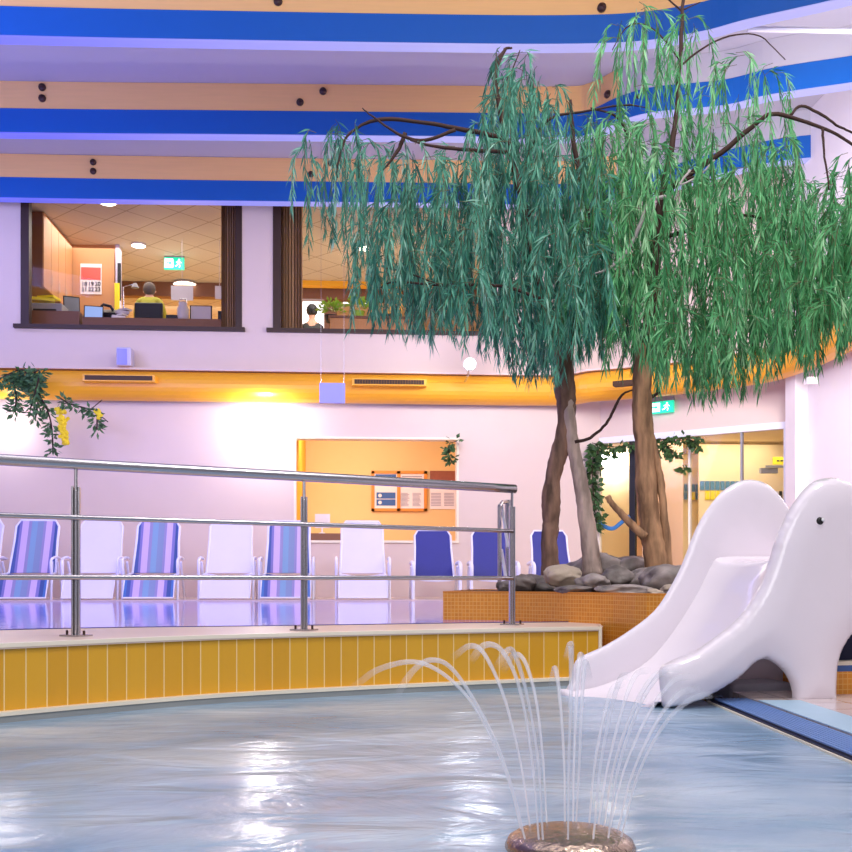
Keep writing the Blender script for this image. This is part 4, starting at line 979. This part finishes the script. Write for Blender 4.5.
rocks = [
 (540, 586, 7.2, .2, .2, .085, 'rock_dark', 'dark rock below the left trunk, at the left of the heap'),
 (505, 586, 7.1, .055, .06, .04, 'rock_dark', 'smallest dark rock at the far left, beside the last railing post'),
 (523, 583, 7.0, .085, .09, .065, 'rock_dark', 'small dark angular rock right of the railing post'),
 (563, 576, 6.8, .13, .1, .075, 'rock_pale', 'smooth pale oval rock in front of the left tree'),
 (595, 572, 7.5, .26, .25, .13, 'rock_grey', 'large grey mound at the foot of the pale trunk'),
 (575, 590, 6.45, .12, .1, .035, 'rock_dark', 'low flat dark rock on the planter edge under the pale oval rock'),
 (592, 582, 6.5, .1, .1, .055, 'rock_grey', 'rounded grey rock just right of the pale oval rock'),
 (617, 578, 6.6, .12, .12, .07, 'rock_dark', 'wrinkled dark rock at the centre of the heap'),
 (622, 590, 6.15, .17, .1, .035, 'rock_grey', 'long low grey slab at the planter edge, centre'),
 (630, 568, 7.4, .17, .16, .09, 'rock_grey', 'grey rock behind the heap, left of the brown trunk'),
 (645, 580, 6.6, .13, .14, .08, 'rock_grey', 'sloping grey rock in front of the brown trunk'),
 (675, 581, 6.3, .22, .17, .11, 'rock_grey', 'big tilted grey rock right of the brown trunk beside the slide'),
 (655, 593, 5.9, .05, .05, .025, 'rock_pale', 'tiny pale stone on the edge beside the slide'),
 (685, 590, 6.0, .14, .12, .045, 'rock_pale', 'pale flat rock partly hidden by the slide edge'),
 (608, 565, 8.0, .15, .15, .08, 'rock_dark', 'dark rock at the back between the trunks'),
]
for i, r in enumerate(rocks): rock(*r, seed=i+1)
m_ = MB()

# ================================================================== TREES
def ppath(pts, D):
    return [W(x, y, D[i] if isinstance(D, (list, tuple)) else D) for i, (x, y) in enumerate(pts)]
def limb(mb_, pts, widths, D, n=10, sub=5, jit=.006):
    P = cat_rom(ppath(pts, D), sub); k = len(P); rs = []
    for i in range(k):
        u = i/(k-1)*(len(widths)-1); a = int(min(u, len(widths)-2)); w = widths[a]+(widths[a+1]-widths[a])*(u-a)
        rs.append(w/2/1000*(D if not isinstance(D, (list, tuple)) else D[0])*(1+.05*math.sin(i*.9)*math.cos(i*.37+k)))
    P = [p+Vector((random.uniform(-jit, jit), random.uniform(-jit, jit), 0))*.6 for p in P]
    mb_.tube(P, rs, n)
DT1, DT2 = 7.3, 7.1
t1 = thing('willow_tree', 'left indoor weeping tree with a forked trunk, one stem dark, one pale', 'tree', WZ(570, DT1, ZP))
t2 = thing('willow_tree', 'right indoor weeping tree with a single thick brown trunk', 'tree', WZ(655, DT2, ZP))
m_ = MB(); limb(m_, [(551, 578), (550, 560), (549, 540), (551, 522), (551, 502), (553, 480), (557, 460), (563, 440), (566, 420), (566, 400), (564, 380), (564, 360), (563, 345)],
                [20, 18, 16, 17, 20, 15, 18, 17, 18, 20, 21, 19, 22], DT1, 14)
m_.build('trunk', 'bark', t1, smooth=True)
m_ = MB(); limb(m_, [(593, 575), (591, 558), (589, 540), (586, 515), (582, 490), (577, 465), (572, 440), (569, 415), (569, 400)], [22, 19, 17, 17, 15, 14, 13, 12, 8], DT1-.04, 14)
m_.build('trunk', 'bark_pale', t1, smooth=True)
m_ = MB()
limb(m_, [(563, 350), (552, 318), (540, 290), (530, 255), (522, 200), (512, 160), (500, 110), (495, 75), (505, 48)], [14, 10, 9, 8, 7, 6, 5, 4, 2], [7.3, 7.25, 7.2, 7.15, 7.1, 7.1, 7.1, 7.1, 7.1], 8)
limb(m_, [(566, 350), (577, 305), (588, 250), (585, 200), (575, 150), (570, 100)], [14, 9, 7, 6, 5, 3], [7.3, 7.4, 7.5, 7.5, 7.5, 7.5], 8)
limb(m_, [(515, 165), (505, 140), (455, 128), (420, 122), (385, 119), (362, 125), (345, 140), (338, 165), (337, 178)], [5, 5, 4.5, 4, 4, 3, 2.5, 2, 1.5], 7.0, 7)
limb(m_, [(405, 133), (397, 152), (383, 170)], [4.5, 4, 1.5], 7.0, 7); limb(m_, [(455, 130), (425, 140), (400, 135), (375, 118), (362, 108)], [4, 3.5, 3, 2, 1], 6.95, 7)
limb(m_, [(508, 152), (470, 150), (432, 146), (410, 140)], [4, 4, 3, 2], 6.9, 7)
limb(m_, [(497, 85), (492, 70), (505, 50), (512, 48)], [4, 5, 3, 2], 7.1, 6); limb(m_, [(496, 95), (510, 75), (520, 50)], [2, 1.5, 1], 7.1, 5)
limb(m_, [(545, 300), (500, 286), (440, 285), (395, 282), (380, 288)], [4, 3, 3, 2, 1], 6.8, 6); limb(m_, [(440, 285), (405, 272), (385, 268)], [2, 1.5, 1], 6.8, 5)
limb(m_, [(575, 442), (590, 438), (606, 424), (615, 408), (622, 395), (632, 390)], [3.5, 3.2, 3, 3, 2.5, 1.5], 7.1, 7)
limb(m_, [(560, 345), (546, 310), (536, 270), (527, 238)], [6, 5, 5, 3], 6.9, 8)
limb(m_, [(535, 225), (520, 190), (530, 150), (548, 120), (580, 112), (625, 105), (648, 108)], [4, 4, 3, 3, 2.5, 2, 1], 7.2, 6)
m_.build('branches', 'bark_dark', t1, smooth=True)
m_ = MB(); limb(m_, [(658, 580), (656, 556), (651, 530), (648, 505), (646, 480), (645, 450), (643, 425), (642, 400), (642, 375), (646, 345)], [28, 24, 22, 21, 21, 20, 20, 20, 19, 17], DT2, 14)
m_.build('trunk', 'bark_brown', t2, smooth=True)
m_ = MB(); limb(m_, [(669, 575), (667, 545), (664, 515), (661, 485), (657, 460), (652, 435)], [9, 9, 8, 8, 7, 5], DT2-.02, 10); m_.build('trunk', 'bark_brown', t2, smooth=True)
m_ = MB(); limb(m_, [(645, 537), (632, 525), (622, 514), (612, 504), (607, 496)], [10, 8, 7, 6, 6], DT2-.1, 9); m_.build('stub', 'bark_brown', t2, smooth=True)
m_ = MB()
limb(m_, [(646, 350), (650, 310), (654, 265), (656, 230), (662, 195), (670, 155), (677, 110), (679, 80), (681, 40), (683, 0), (684, -30)], [15, 12, 10, 9, 7, 6, 5, 4, 4, 3.5, 3], 7.1, 8)
limb(m_, [(662, 195), (690, 174), (722, 152), (758, 122), (773, 114), (800, 120), (832, 132), (858, 148)], [6, 6, 5.5, 4.5, 4, 3.5, 3, 2.5], [7.1, 7.0, 6.9, 6.8, 6.8, 6.8, 6.8, 6.8], 8)
limb(m_, [(790, 116), (801, 106), (822, 115), (840, 127), (856, 134)], [3, 3, 3, 2.5, 2], 6.8, 6); limb(m_, [(822, 127), (824, 150), (829, 190)], [3, 2.5, 2], 6.8, 6)
limb(m_, [(665, 190), (690, 178), (712, 180)], [5, 4, 2], 7.0, 6); limb(m_, [(683, 12), (660, -8)], [2, 1.5], 7.1, 5); limb(m_, [(683, 10), (700, 2)], [2, 1], 7.1, 5)
limb(m_, [(676, 70), (700, 50), (730, 36), (760, 36), (785, 60)], [2.5, 2, 1.8, 1.4, 1], 7.0, 5)
limb(m_, [(662, 200), (640, 170), (620, 120), (590, 108)], [5, 4, 3, 1.5], 7.3, 6); limb(m_, [(656, 240), (690, 230), (740, 215), (800, 230)], [5, 4, 3, 2], 7.4, 6)
limb(m_, [(680, 60), (655, 30), (630, 25), (612, 50)], [2, 1.6, 1.4, 1], 7.2, 5); limb(m_, [(642, 400), (634, 393)], [5, 2], 7.1, 6); limb(m_, [(650, 398), (660, 392)], [4, 2], 7.1, 6)
m_.build('branches', 'bark_dark', t2, smooth=True)
m_ = MB(); limb(m_, [(668, 196), (650, 202), (640, 225), (628, 250), (610, 268), (590, 275)], [4.5, 4, 4, 4, 3, 2], 6.8, 7); limb(m_, [(690, 170), (680, 185), (700, 175), (714, 160)], [3, 2, 2, 1.5], 6.8, 5)
m_.build('vine', 'vine_grey', t2, smooth=True)

ytop = [(303, 150), (320, 122), (350, 112), (400, 130), (460, 138), (480, 95), (497, 60), (515, 48), (535, 55), (560, 90), (590, 110), (608, 90), (615, 20), (640, 0), (700, 8), (712, 60), (728, 50), (748, 38), (776, 60), (788, 130), (800, 170), (820, 160), (852, 150), (900, 150)]
ybot = [(303, 200), (318, 262), (333, 272), (345, 210), (356, 200), (366, 330), (390, 335), (420, 332), (450, 345), (470, 335), (490, 350), (510, 362), (530, 386), (560, 372), (575, 352), (600, 350), (630, 372), (650, 380), (680, 392), (700, 402), (720, 394), (750, 392), (780, 362), (800, 372), (830, 348), (852, 338), (900, 330)]
class Leaves:
    def __init__(s): s.v = []; s.f = []; s.t = []
    def leaf(s, q, d, side, L, w, tint):
        k = len(s.v); m1 = q+d*L*.4; droop = Vector((0, 0, -L*.12))
        s.v += [q, m1+side*w, q+d*L+droop, m1-side*w]; s.f += [(k, k+1, k+2), (k, k+2, k+3)]; s.t += [tint, tint]
    def build(s, name, mt, parent):
        me = bpy.data.meshes.new(name); me.from_pydata([tuple(v) for v in s.v], [], s.f); a = me.attributes.new('tint', 'FLOAT', 'FACE'); a.data.foreach_set('value', s.t)
        me.materials.append(MATS[mt]); o = bpy.data.objects.new(name, me); COL.objects.link(o); o.parent = parent; o.matrix_parent_inverse = wmat(parent).inverted(); return o
LV = [Leaves(), Leaves()]; TW = [MB(), MB()]
def strand(x, y, D, Lpx, ti, dense=1.0):
    yb = interp(ybot, x)
    Lpx = min(Lpx, yb-y+random.uniform(-22, 16))
    if Lpx < 18: return
    P = W(x, y, D); sc = D/1000; step = .021/dense; n = max(4, int(Lpx*sc/step))
    az = random.uniform(0, 2*PI); h = Vector((math.cos(az), math.sin(az), 0))
    vel = h*random.uniform(.3, .9) + Vector((0, 0, .35)); pts = [P.copy()]; p = P.copy(); tone = random.gauss(.42, .2)
    sway = random.uniform(0, 6.28)
    for k in range(n):
        vel = vel*.86 + Vector((.12*math.sin(sway+k*.13), .1*math.cos(sway+k*.1), -1))*.14
        d = vel.normalized(); p = p + d*step; pts.append(p.copy())
        if k < 1: continue
        for rep in range(1 if random.random() < .55 else 2):
            a = random.uniform(0, 2*PI); s1 = d.orthogonal().normalized(); s2 = d.cross(s1); o = s1*math.cos(a)+s2*math.sin(a)
            ld = (d*random.uniform(.75, 1.2)+o*random.uniform(.25, .6)+Vector((0, 0, -.25))).normalized()
            sd = ld.cross(Vector((random.gauss(0, 1), random.gauss(0, 1), random.gauss(0, .3)))).normalized()
            LV[ti].leaf(p, ld, sd, random.uniform(.07, .13), random.uniform(.0042, .0075), min(1, max(0, tone+random.gauss(0, .16))))
    TW[ti].tube(pts[::3]+[pts[-1]], .0022, 3, cap=False)
def pick_tree(x): return 0 if x < 598 + random.gauss(0, 14) else 1
zones = [(303, 352, 14, 1), (352, 470, 185, 1.05), (470, 560, 290, 1.1), (560, 700, 500, 1.1), (700, 790, 290, 1.1), (790, 905, 300, 1.1)]
for x0, x1, n, de in zones:
    for k in range(n):
        x = random.uniform(x0, x1); yt = interp(ytop, x); yb = interp(ybot, x)
        if x < 352: y = yt+random.uniform(0, 30); L = random.uniform(70, 150)
        else:
            u = random.random()**.8; y = yt + (yb-40-yt)*u; L = random.uniform(55, 120)
            if x > 560 and y < 115 and random.random() < .74: continue
            if x < 470 and y < 150 and random.random() < .5: continue
        D = min(8.7, max(5.9, random.gauss(7.25, .6)))
        strand(x, y, D, L, pick_tree(x), de)
for k in range(26):  # wispy sprays around the right upper part
    x = random.choice([random.gauss(735, 12), random.gauss(775, 10), random.gauss(630, 10), random.gauss(655, 10), random.gauss(690, 8)]); strand(x, interp(ytop, x)+random.uniform(0, 25), random.gauss(7.1, .2), random.uniform(60, 120), 1, .9)
for k in range(14): strand(random.uniform(495, 550), random.uniform(50, 80), random.gauss(7.1, .2), random.uniform(60, 100), 0, .9)
LV[0].build('foliage', 'willow_blue', t1); LV[1].build('foliage', 'willow_green', t2)
for k_, t_ in ((0, t1), (1, t2)): TW[k_].build('twigs', 'twig', t_)['kind'] = 'stuff'

# ================================================================== SLIDE
PH = math.radians(12)
E1 = Vector((math.cos(PH), math.sin(PH))); WV = Vector((math.sin(PH), -math.cos(PH)))
O1 = Vector((1.09, 4.58)); O2 = O1 - WV*.60
def plane_pt(px, py, O):
    k = (px-CX)/FPX; t = (k*O.y-O.x)/(E1.x-k*E1.y); D = O.y+t*E1.y
    return t, ZC+(HY-py)/FPX*D
def slide_w(t, z, o, O):   # o: offset toward viewer
    c = O + E1*t + WV*o; return cam2w(c.x, c.y, z)
def smooth_poly(pts, n=4):
    out = []
    P = [Vector((a, b, 0)) for a, b in pts]; m = len(P)
    for i in range(m):
        a, b, c, d = P[i-1], P[i], P[(i+1) % m], P[(i+2) % m]
        for k in range(n):
            t = k/n; q = .5*((2*b)+(c-a)*t+(2*a-5*b+4*c-d)*t*t+(3*b-a-3*c+d)*t**3); out.append((q.x, q.y))
    return out
def puffed(outline, O, name, parent, th_out, th_in, R, grid=.018):
    poly = [Vector(p) for p in outline]; n = len(poly)
    def dist(q):
        best = 9
        for i in range(n):
            a, b = poly[i], poly[(i+1) % n]; ab = b-a; l2 = ab.length_squared
            t = 0 if l2 == 0 else max(0, min(1, (q-a).dot(ab)/l2)); best = min(best, (q-a-ab*t).length)
        return best
    def inside(q):
        c = False
        for i in range(n):
            a, b = poly[i], poly[(i+1) % n]
            if (a.y > q.y) != (b.y > q.y) and q.x < (b.x-a.x)*(q.y-a.y)/(b.y-a.y)+a.x: c = not c
        return c
    xs = [p.x for p in poly]; ys = [p.y for p in poly]; pts = list(poly); ds = [0]*n
    x = min(xs)
    while x < max(xs):
        y = min(ys)
        while y < max(ys):
            q = Vector((x+random.uniform(-.001, .001), y))
            if inside(q):
                dd = dist(q)
                if dd > grid*.35: pts.append(q); ds.append(dd)
            y += grid
        x += grid
    r = delaunay_2d_cdt(pts, [(i, (i+1) % n) for i in range(n)], [list(range(n))], 1, 1e-5)
    vco, faces = r[0], r[2]
    dm = [dist(v) if i >= n else 0 for i, v in enumerate(vco)]
    pr = lambda d: math.sqrt(max(0, 1-(1-min(d/R, 1))**2))
    prf = lambda d: .55*math.sqrt(max(0, 1-(1-min(d/.035, 1))**2)) + .45*(1-(1-min(d/R, 1))**2)
    m_ = MB(); m = len(vco)
    vs = [slide_w(v.x, v.y, th_out*prf(d), O) for v, d in zip(vco, dm)] + [slide_w(v.x, v.y, -th_in*pr(min(d*2.2, R)), O) for v, d in zip(vco, dm)]
    fs = [tuple(f) for f in faces] + [tuple(m+i for i in f[::-1]) for f in faces]
    for i in range(n): fs.append((i, (i+1) % n, m+(i+1) % n, m+i))
    m_.add(vs, fs); o = m_.build(name, 'slide_white', parent)
    bm = bmesh.new(); bm.from_mesh(o.data); bmesh.ops.remove_doubles(bm, verts=bm.verts, dist=1e-5); bmesh.ops.recalc_face_normals(bm, faces=bm.faces); bm.to_mesh(o.data); bm.free()
    for p in o.data.polygons: p.use_smooth = True
    return o
sl = thing('slide', 'white plastic children slide shaped like an elephant at the pool edge', 'slide', slide_w(.8, 0, 0, O1))
near_px = [(664, 708), (661, 695), (659, 680), (660, 668), (668, 662), (681, 656), (696, 650), (712, 639), (729, 626), (742, 613), (753, 598), (762, 580), (769, 560), (775, 540), (781, 526), (787, 513), (794, 502), (802, 491), (811, 483), (821, 479), (836, 478), (852, 485), (866, 496), (878, 512), (888, 530), (900, 548), (920, 560), (945, 566), (965, 580), (972, 610), (973, 660), (973, 702),
           (925, 702), (923, 665), (912, 645), (890, 630), (868, 627), (852, 633), (842, 646), (837, 658), (835, 672), (834, 690), (833, 703.5), (814, 704), (794, 704), (792, 692), (788, 679), (781, 669), (772, 662), (763, 659), (752, 664), (743, 673), (732, 682), (718, 691), (702, 699), (685, 705)]
near = smooth_poly([plane_pt(x, y, O1) for x, y in near_px], 3)
puffed(near, O1, 'elephant_side', sl, .075, .03, .16)
far_px = [(569, 698), (571, 680), (574, 664), (582, 656), (606, 645), (633, 628), (654, 611), (668, 591), (682, 564), (696, 528), (711, 504), (726, 488.5), (744, 480), (763, 482), (776, 491.5), (788, 507), (800, 530), (812, 560), (835, 575), (870, 585), (880, 610), (880, 695), (850, 695), (700, 697), (640, 698)]
far = smooth_poly([plane_pt(x, y, O2) for x, y in far_px], 3)
puffed(far, O2, 'side_panel', sl, .028, .03, .1)
bed_px = [(560, 699), (575, 696), (600, 690), (630, 676), (653, 658), (675, 630), (695, 598), (708, 572), (718, 563), (760, 562), (800, 562)]
bed = [plane_pt(x, y, O2) for x, y in bed_px]; bed = [(p.x, p.y) for p in cat_rom([Vector((a, b, 0)) for a, b in bed], 4)]
m_ = MB(); nw = 10
def bedpt(i, j, dz=0):
    t, z = bed[i]; u = j/nw; sag = .05*((2*u-1)**4); tt = t + .19*u*max(0, 1-(i/len(bed))*1.6)*0
    return slide_w(t if True else tt, max(z, -.01)+sag+dz, .60*u, O2)
lo = 0
vs = []; fs = []
tn = plane_pt(664, 700, O1)[0]; tf = plane_pt(569, 698, O2)[0]
def bedpt2(i, j, dz=0):
    t, z = bed[i]; u = j/nw; w_ = max(0, 1-(t-tf)/.9)   # lip slants from the far to the near side
    return slide_w(t + (tn-tf)*u*w_*.95, max(z, -.01)+.04*((2*u-1)**4)+dz, .60*u, O2)
for i in range(len(bed)):
    for j in range(nw+1): vs.append(bedpt2(i, j))
for i in range(len(bed)-1):
    for j in range(nw): fs.append((i*(nw+1)+j, i*(nw+1)+j+1, (i+1)*(nw+1)+j+1, (i+1)*(nw+1)+j))
nn = len(vs); vs2 = []
for i in range(len(bed)):
    for j in range(nw+1): vs2.append(bedpt2(i, j, -.03))
fs2 = [tuple(nn+k for k in f[::-1]) for f in fs]
for j in range(nw): fs2.append((j, j+1, nn+j+1, nn+j)); e = (len(bed)-1)*(nw+1); fs2.append((e+j, e+j+1, nn+e+j+1, nn+e+j))
m_.add(vs+vs2, fs+fs2); m_.build('slide_bed', 'slide_white', sl, smooth=True)
# hoop-shaped back shield over the platform entrance
tb = plane_pt(775, 563, O2)[0]; zb_ = plane_pt(714, 563, O2)[1]
m_ = MB(); arc = []
for k in range(17):
    a = PI*k/16; arc.append(slide_w(tb, zb_-.02+.20*math.sin(a)*1.0, .30-.29*math.cos(a), O2))
m_.prism(arc, slide_w(tb+.02, 0, 0, O2)-slide_w(tb, 0, 0, O2)); m_.build('back_shield', 'slide_white', sl)
# eye, bolt
t_, z_ = plane_pt(811, 522, O1); q = slide_w(t_, z_, .068, O1); ax = (slide_w(0, 0, 1, O1)-slide_w(0, 0, 0, O1))
m_ = MB(); m_.lathe(q, [(.016, -.005), (.019, .004), (.013, .012), (0.001, .014)], 18, axis=ax); ey = m_.build('eye', 'black', sl, smooth=True)
m_ = MB(); q2 = slide_w(t_+.009, z_+.006, .082, O1); m_.lathe(q2, [(.008, -.002), (.008, .002), (.001, .004)], 14, axis=ax); m_.build('eye_highlight', 'eye_white', ey)
t_, z_ = plane_pt(822, 669, O1); q = slide_w(t_, z_, .045, O1); m_ = MB(); m_.lathe(q, [(.017, -.01), (.018, .008), (.011, .016), (0.001, .018)], 16, axis=ax); m_.build('bolt_cap', 'grey_plastic', sl, smooth=True)
# dark water-worn footing below the slide
mat('footing', rgb(150, 148, 160), .5, noise=.3, nscale=3, bump=.5, bscale=6)
m_ = MB(); c0 = [slide_w(t, 0, o, O2) for t, o in ((.5, .05), (.86, .05), (.86, .3), (.5, .3))]
m_.prism([(p.x, p.y, -.05) for p in c0], (0, 0, .12)); o = m_.build('slide_footing', 'footing', bevel=.03); tag(o, 'low dark grey concrete footing in the water beneath the slide', 'footing')
st = thing('mosaic_step', 'low step under the slide with orange mosaic front and blue edge', 'step', slide_w(1.6, 0, 0, O1))
A_ = [slide_w(t, 0, o, O1) for t, o in ((.91, -.1), (2.6, -.1), (2.6, -.5), (.91, -.5))]
m_ = MB(); m_.ribbon([A_[0][:2], A_[1][:2]], .03, .14); m_.ribbon([A_[3][:2], A_[0][:2]], .03, .14); m_.build('mosaic_front', 'mosaic', st)
m_ = MB(); m_.prism([(p.x, p.y, .14) for p in A_], (0, 0, .03)); m_.build('blue_edge', 'grate_blue', st)
m_ = MB(); m_.prism([(p.x, p.y, .17) for p in A_], (0, 0, .02)); m_.build('white_top', 'cream_edge', st)
A2 = [slide_w(t, 0, o, O1) for t, o in ((.93, -.16), (2.6, -.16), (2.6, -.2), (.93, -.2))]
m_ = MB(); m_.prism([(p.x, p.y, .19) for p in A2], (0, 0, .24)); m_.build('under_slide_shade', 'navy', st)  # dark sheet standing in for the shade under the slide

# ================================================================== FOUNTAIN
DF = 2.17; fc = WZ(570, DF, 0)
fo = thing('fountain_dome', 'round stainless steel fountain head at the bottom of the photo', 'fountain', fc)
m_ = MB(); m_.lathe((0, 0, 0), [(.13, -.12), (.141, -.03), (.141, .006), (.134, .02), (.118, .03), (.09, .037), (.05, .041), (.012, .042)], 48); m_.build('dome', 'steel_dome', fo, smooth=True, local=True)
NJ = 18
jets = [  # (start px x, [px path control x,y], depth drift, radius)
 (521, [(505, 770), (470, 700), (425, 664), (382, 668), (350, 690)], .10),
 (525, [(510, 780), (488, 725), (455, 672), (432, 660), (412, 672), (395, 700)], -.1),
 (530, [(522, 770), (505, 700), (485, 655), (470, 646), (452, 658)], .25),
 (539, [(532, 760), (520, 690), (503, 652), (485, 645), (470, 662)], .0),
 (543, [(538, 760), (527, 695), (515, 655), (507, 651), (497, 668)], -.2),
 (547, [(543, 760), (536, 700), (525, 662), (514, 655), (503, 672)], .3),
 (565, [(564, 760), (560, 700), (555, 668), (551, 690)], .3),
 (568, [(569, 760), (571, 690), (571, 645), (567, 660)], -.1),
 (573, [(574, 760), (577, 690), (580, 655), (584, 668)], .35),
 (576, [(579, 770), (582, 700), (585, 662), (589, 680)], .15),
 (589, [(594, 770), (603, 720), (612, 690), (622, 684)], .2),
 (593, [(600, 770), (610, 715), (620, 680), (630, 676)], -.1),
 (598, [(607, 770), (622, 710), (635, 676), (648, 670)], .3),
 (604, [(613, 770), (632, 712), (652, 678), (668, 672)], .1),
 (608, [(618, 770), (640, 705), (662, 672), (682, 668)], -.15),
 (618, [(632, 775), (655, 725), (678, 695), (700, 688)], .2),
 (621, [(638, 775), (664, 725), (690, 700), (712, 694)], -.1),
 (610, [(624, 770), (648, 715), (672, 682), (692, 676)], .35),
]
for i, (sx, path, dr) in enumerate(jets):
    ang = math.acos(max(-1, min(1, (sx-570)/56))); dy = .085*math.sin(ang)*(1 if dr > 0 else -1)
    P = [WZ(sx, DF+dy*.9, .03)]; m = len(path)
    for k, (x, y) in enumerate(path): P.append(W(x, y, DF+dy*.9+dr*(k+1)/m*.6))
    C_ = cat_rom(P, 8); n = len(C_)
    rs = [.0022+.0075*(k/n)**1.8 for k in range(n)]
    side = 'leftward' if sx < 555 else ('upright' if sx < 580 else 'rightward')
    m_ = MB(); m_.tube(C_, rs, 8, cap=False); o = m_.build('water_jet', 'water_jet', smooth=True)
    top_ = max(range(n), key=lambda k: C_[k].z)
    fa = o.data.attributes.new('fade', 'FLOAT', 'POINT')
    fv = []
    for k in range(n):
        v = .42-.12*(k/max(1, top_)) if k <= top_ else .30*max(0, 1-(k-top_)/max(1, n-1-top_))
        if sx > 585: v *= max(.0, 1-(k/n))**.6*1.15
        fv += [v]*8
    fa.data.foreach_set('value', fv)
    labs = ['leftmost water jet, arching farthest out to the left', 'second jet from the left, arching over the curb tiles', 'third jet from the left, steep with a tight arch', 'fourth jet from the left, arch in front of yellow tiles', 'fifth jet from the left, arch right of the tallest group', 'sixth jet from the left, narrow arch near the centre', 'short thin jet just left of the upright centre jets', 'tallest upright jet in the centre of the fountain', 'upright jet just right of the tallest one', 'thin jet leaning slightly right of the upright pair', 'first of the right-leaning jets, steepest and shortest', 'second right-leaning jet, just beside the steepest', 'third right-leaning jet, reaching the slide lip', 'fourth right-leaning jet, bending over the slide lip', 'fifth right-leaning jet, curling highest to the right', 'jet low on the right side, second from the outside', 'outermost jet on the right of the fountain', 'fine jet behind the right-hand group, inside the outer two']
    tag(o, labs[i], 'water jet', 'water jets of the fountain')

# ================================================================== LIGHTS
def area(name, loc, target, size, power, color, size_y=None, spread=None):
    l = bpy.data.lights.new(name, 'AREA'); l.energy = power; l.color = color; l.size = size
    if size_y: l.shape = 'RECTANGLE'; l.size_y = size_y
    if spread: l.spread = spread
    o = bpy.data.objects.new(name, l); COL.objects.link(o); o.location = loc
    d = Vector(target)-Vector(loc); o.rotation_euler = d.to_track_quat('-Z', 'Y').to_euler(); return o
def point(name, loc, power, color, r=.1):
    l = bpy.data.lights.new(name, 'POINT'); l.energy = power; l.color = color; l.shadow_soft_size = r
    o = bpy.data.objects.new(name, l); COL.objects.link(o); o.location = loc; return o
WARM = (1, .86, .68); COOL = (.92, .92, 1); VIO = (.36, .4, 1); OFF = (1, .95, .9)
area('hall_light', (0, 5.5, 7.0), (0, 8.5, 0), 7, 205, (1, .96, .95), 4)
area('front_fill', (-1.5, -2.0, 4.2), (1.2, 6, 1.0), 5, 235, (1, .97, .98), 4)  # unseen soft fill added to brighten the slide and foreground
area('blue_wash', (-6, 9.0, 4.2), (-4, 13, 7.2), 3.0, 260, VIO, 2.5)
area('blue_wash', (-6.5, 14.4, 6.2), (-5, 16.4, 4.0), 3.5, 45, VIO, .4)
area('blue_pool_fill', (-3, 10.5, 3.4), (-3, 12.0, 0), 5, 170, (.4, .36, 1), 3)  # blue fill added above the raised pool to turn its water violet
point('wall_burst', onY(262, 424, 15.95), 55, (1, .97, .98), .12)
point('wall_burst', onY(2, 422, 15.95), 20, (1, .97, 1), .12)
area('right_wall_wash', (4.6, 9.2, 4.6), (6.3, 12.0, 3.0), 1.5, 300, (1, .97, 1), 2)
point('spot_glare', q if False else W(470, 364, 15.1), 45, COOL, .08)
area('office_light', (-4.5, 18.5, ZOC-.06), (-4.5, 18.5, ZOF), 3, 85, OFF, 2)
area('office_light', (-4.5, 23, ZOC-.1), (-4.5, 24.5, ZOF+.5), 3, 170, WARM, 1.5)
area('office_light', (0, 19, ZOC-.06), (0, 19, ZOF), 3, 85, OFF, 2)
point('office_fill', (-3.6, 19.3, ZOF+1.5), 30, OFF, .3)  # fill points added to brighten the office, no lamps stand here
point('office_fill', (0.2, 19.3, ZOF+1.7), 30, OFF, .3)
area('niche_light', (-.3, 17.4, 3.25), (0, 19.0, 1), 2.4, 60, (1, .9, .8), 1)
area('shower_light', (6, 17.6, 3.1), (6, 18.5, 1), 3, 62, (1, .93, .78), 2)
area('tree_fill', (2.6, 3.0, 6.8), (1.4, 7.2, 3.0), 1.5, 260, (1, .98, .98), 1.5)  # unseen light added to brighten the trees, reaches the slide too
area('duct_wash', (0, 12.5, 4.6), (0, 16.2, 2.6), 10, 52, (1, .95, .93), .8)

w = bpy.data.worlds.new('World'); scn.world = w; w.use_nodes = True
w.node_tree.nodes['Background'].inputs[0].default_value = (.86, .84, 1, 1); w.node_tree.nodes['Background'].inputs[1].default_value = .3

# ================================================================== CAMERA
cd = bpy.data.cameras.new('camera'); cam = bpy.data.objects.new('camera', cd); COL.objects.link(cam)
cam.location = (0, 0, ZC); cam.rotation_euler = (PI/2, 0, -TH); cd.sensor_width = 36; cd.lens = FPX/852*36
cd.shift_y = (HY-426)/852; cd.clip_end = 200; cd.clip_start = .05; scn.camera = cam
scn.view_settings.view_transform = 'Standard'; scn.view_settings.look = 'None'; scn.view_settings.gamma = 1; scn.view_settings.exposure = 0
scn.view_settings.use_curve_mapping = False
scn.cycles.transparent_max_bounces = 16
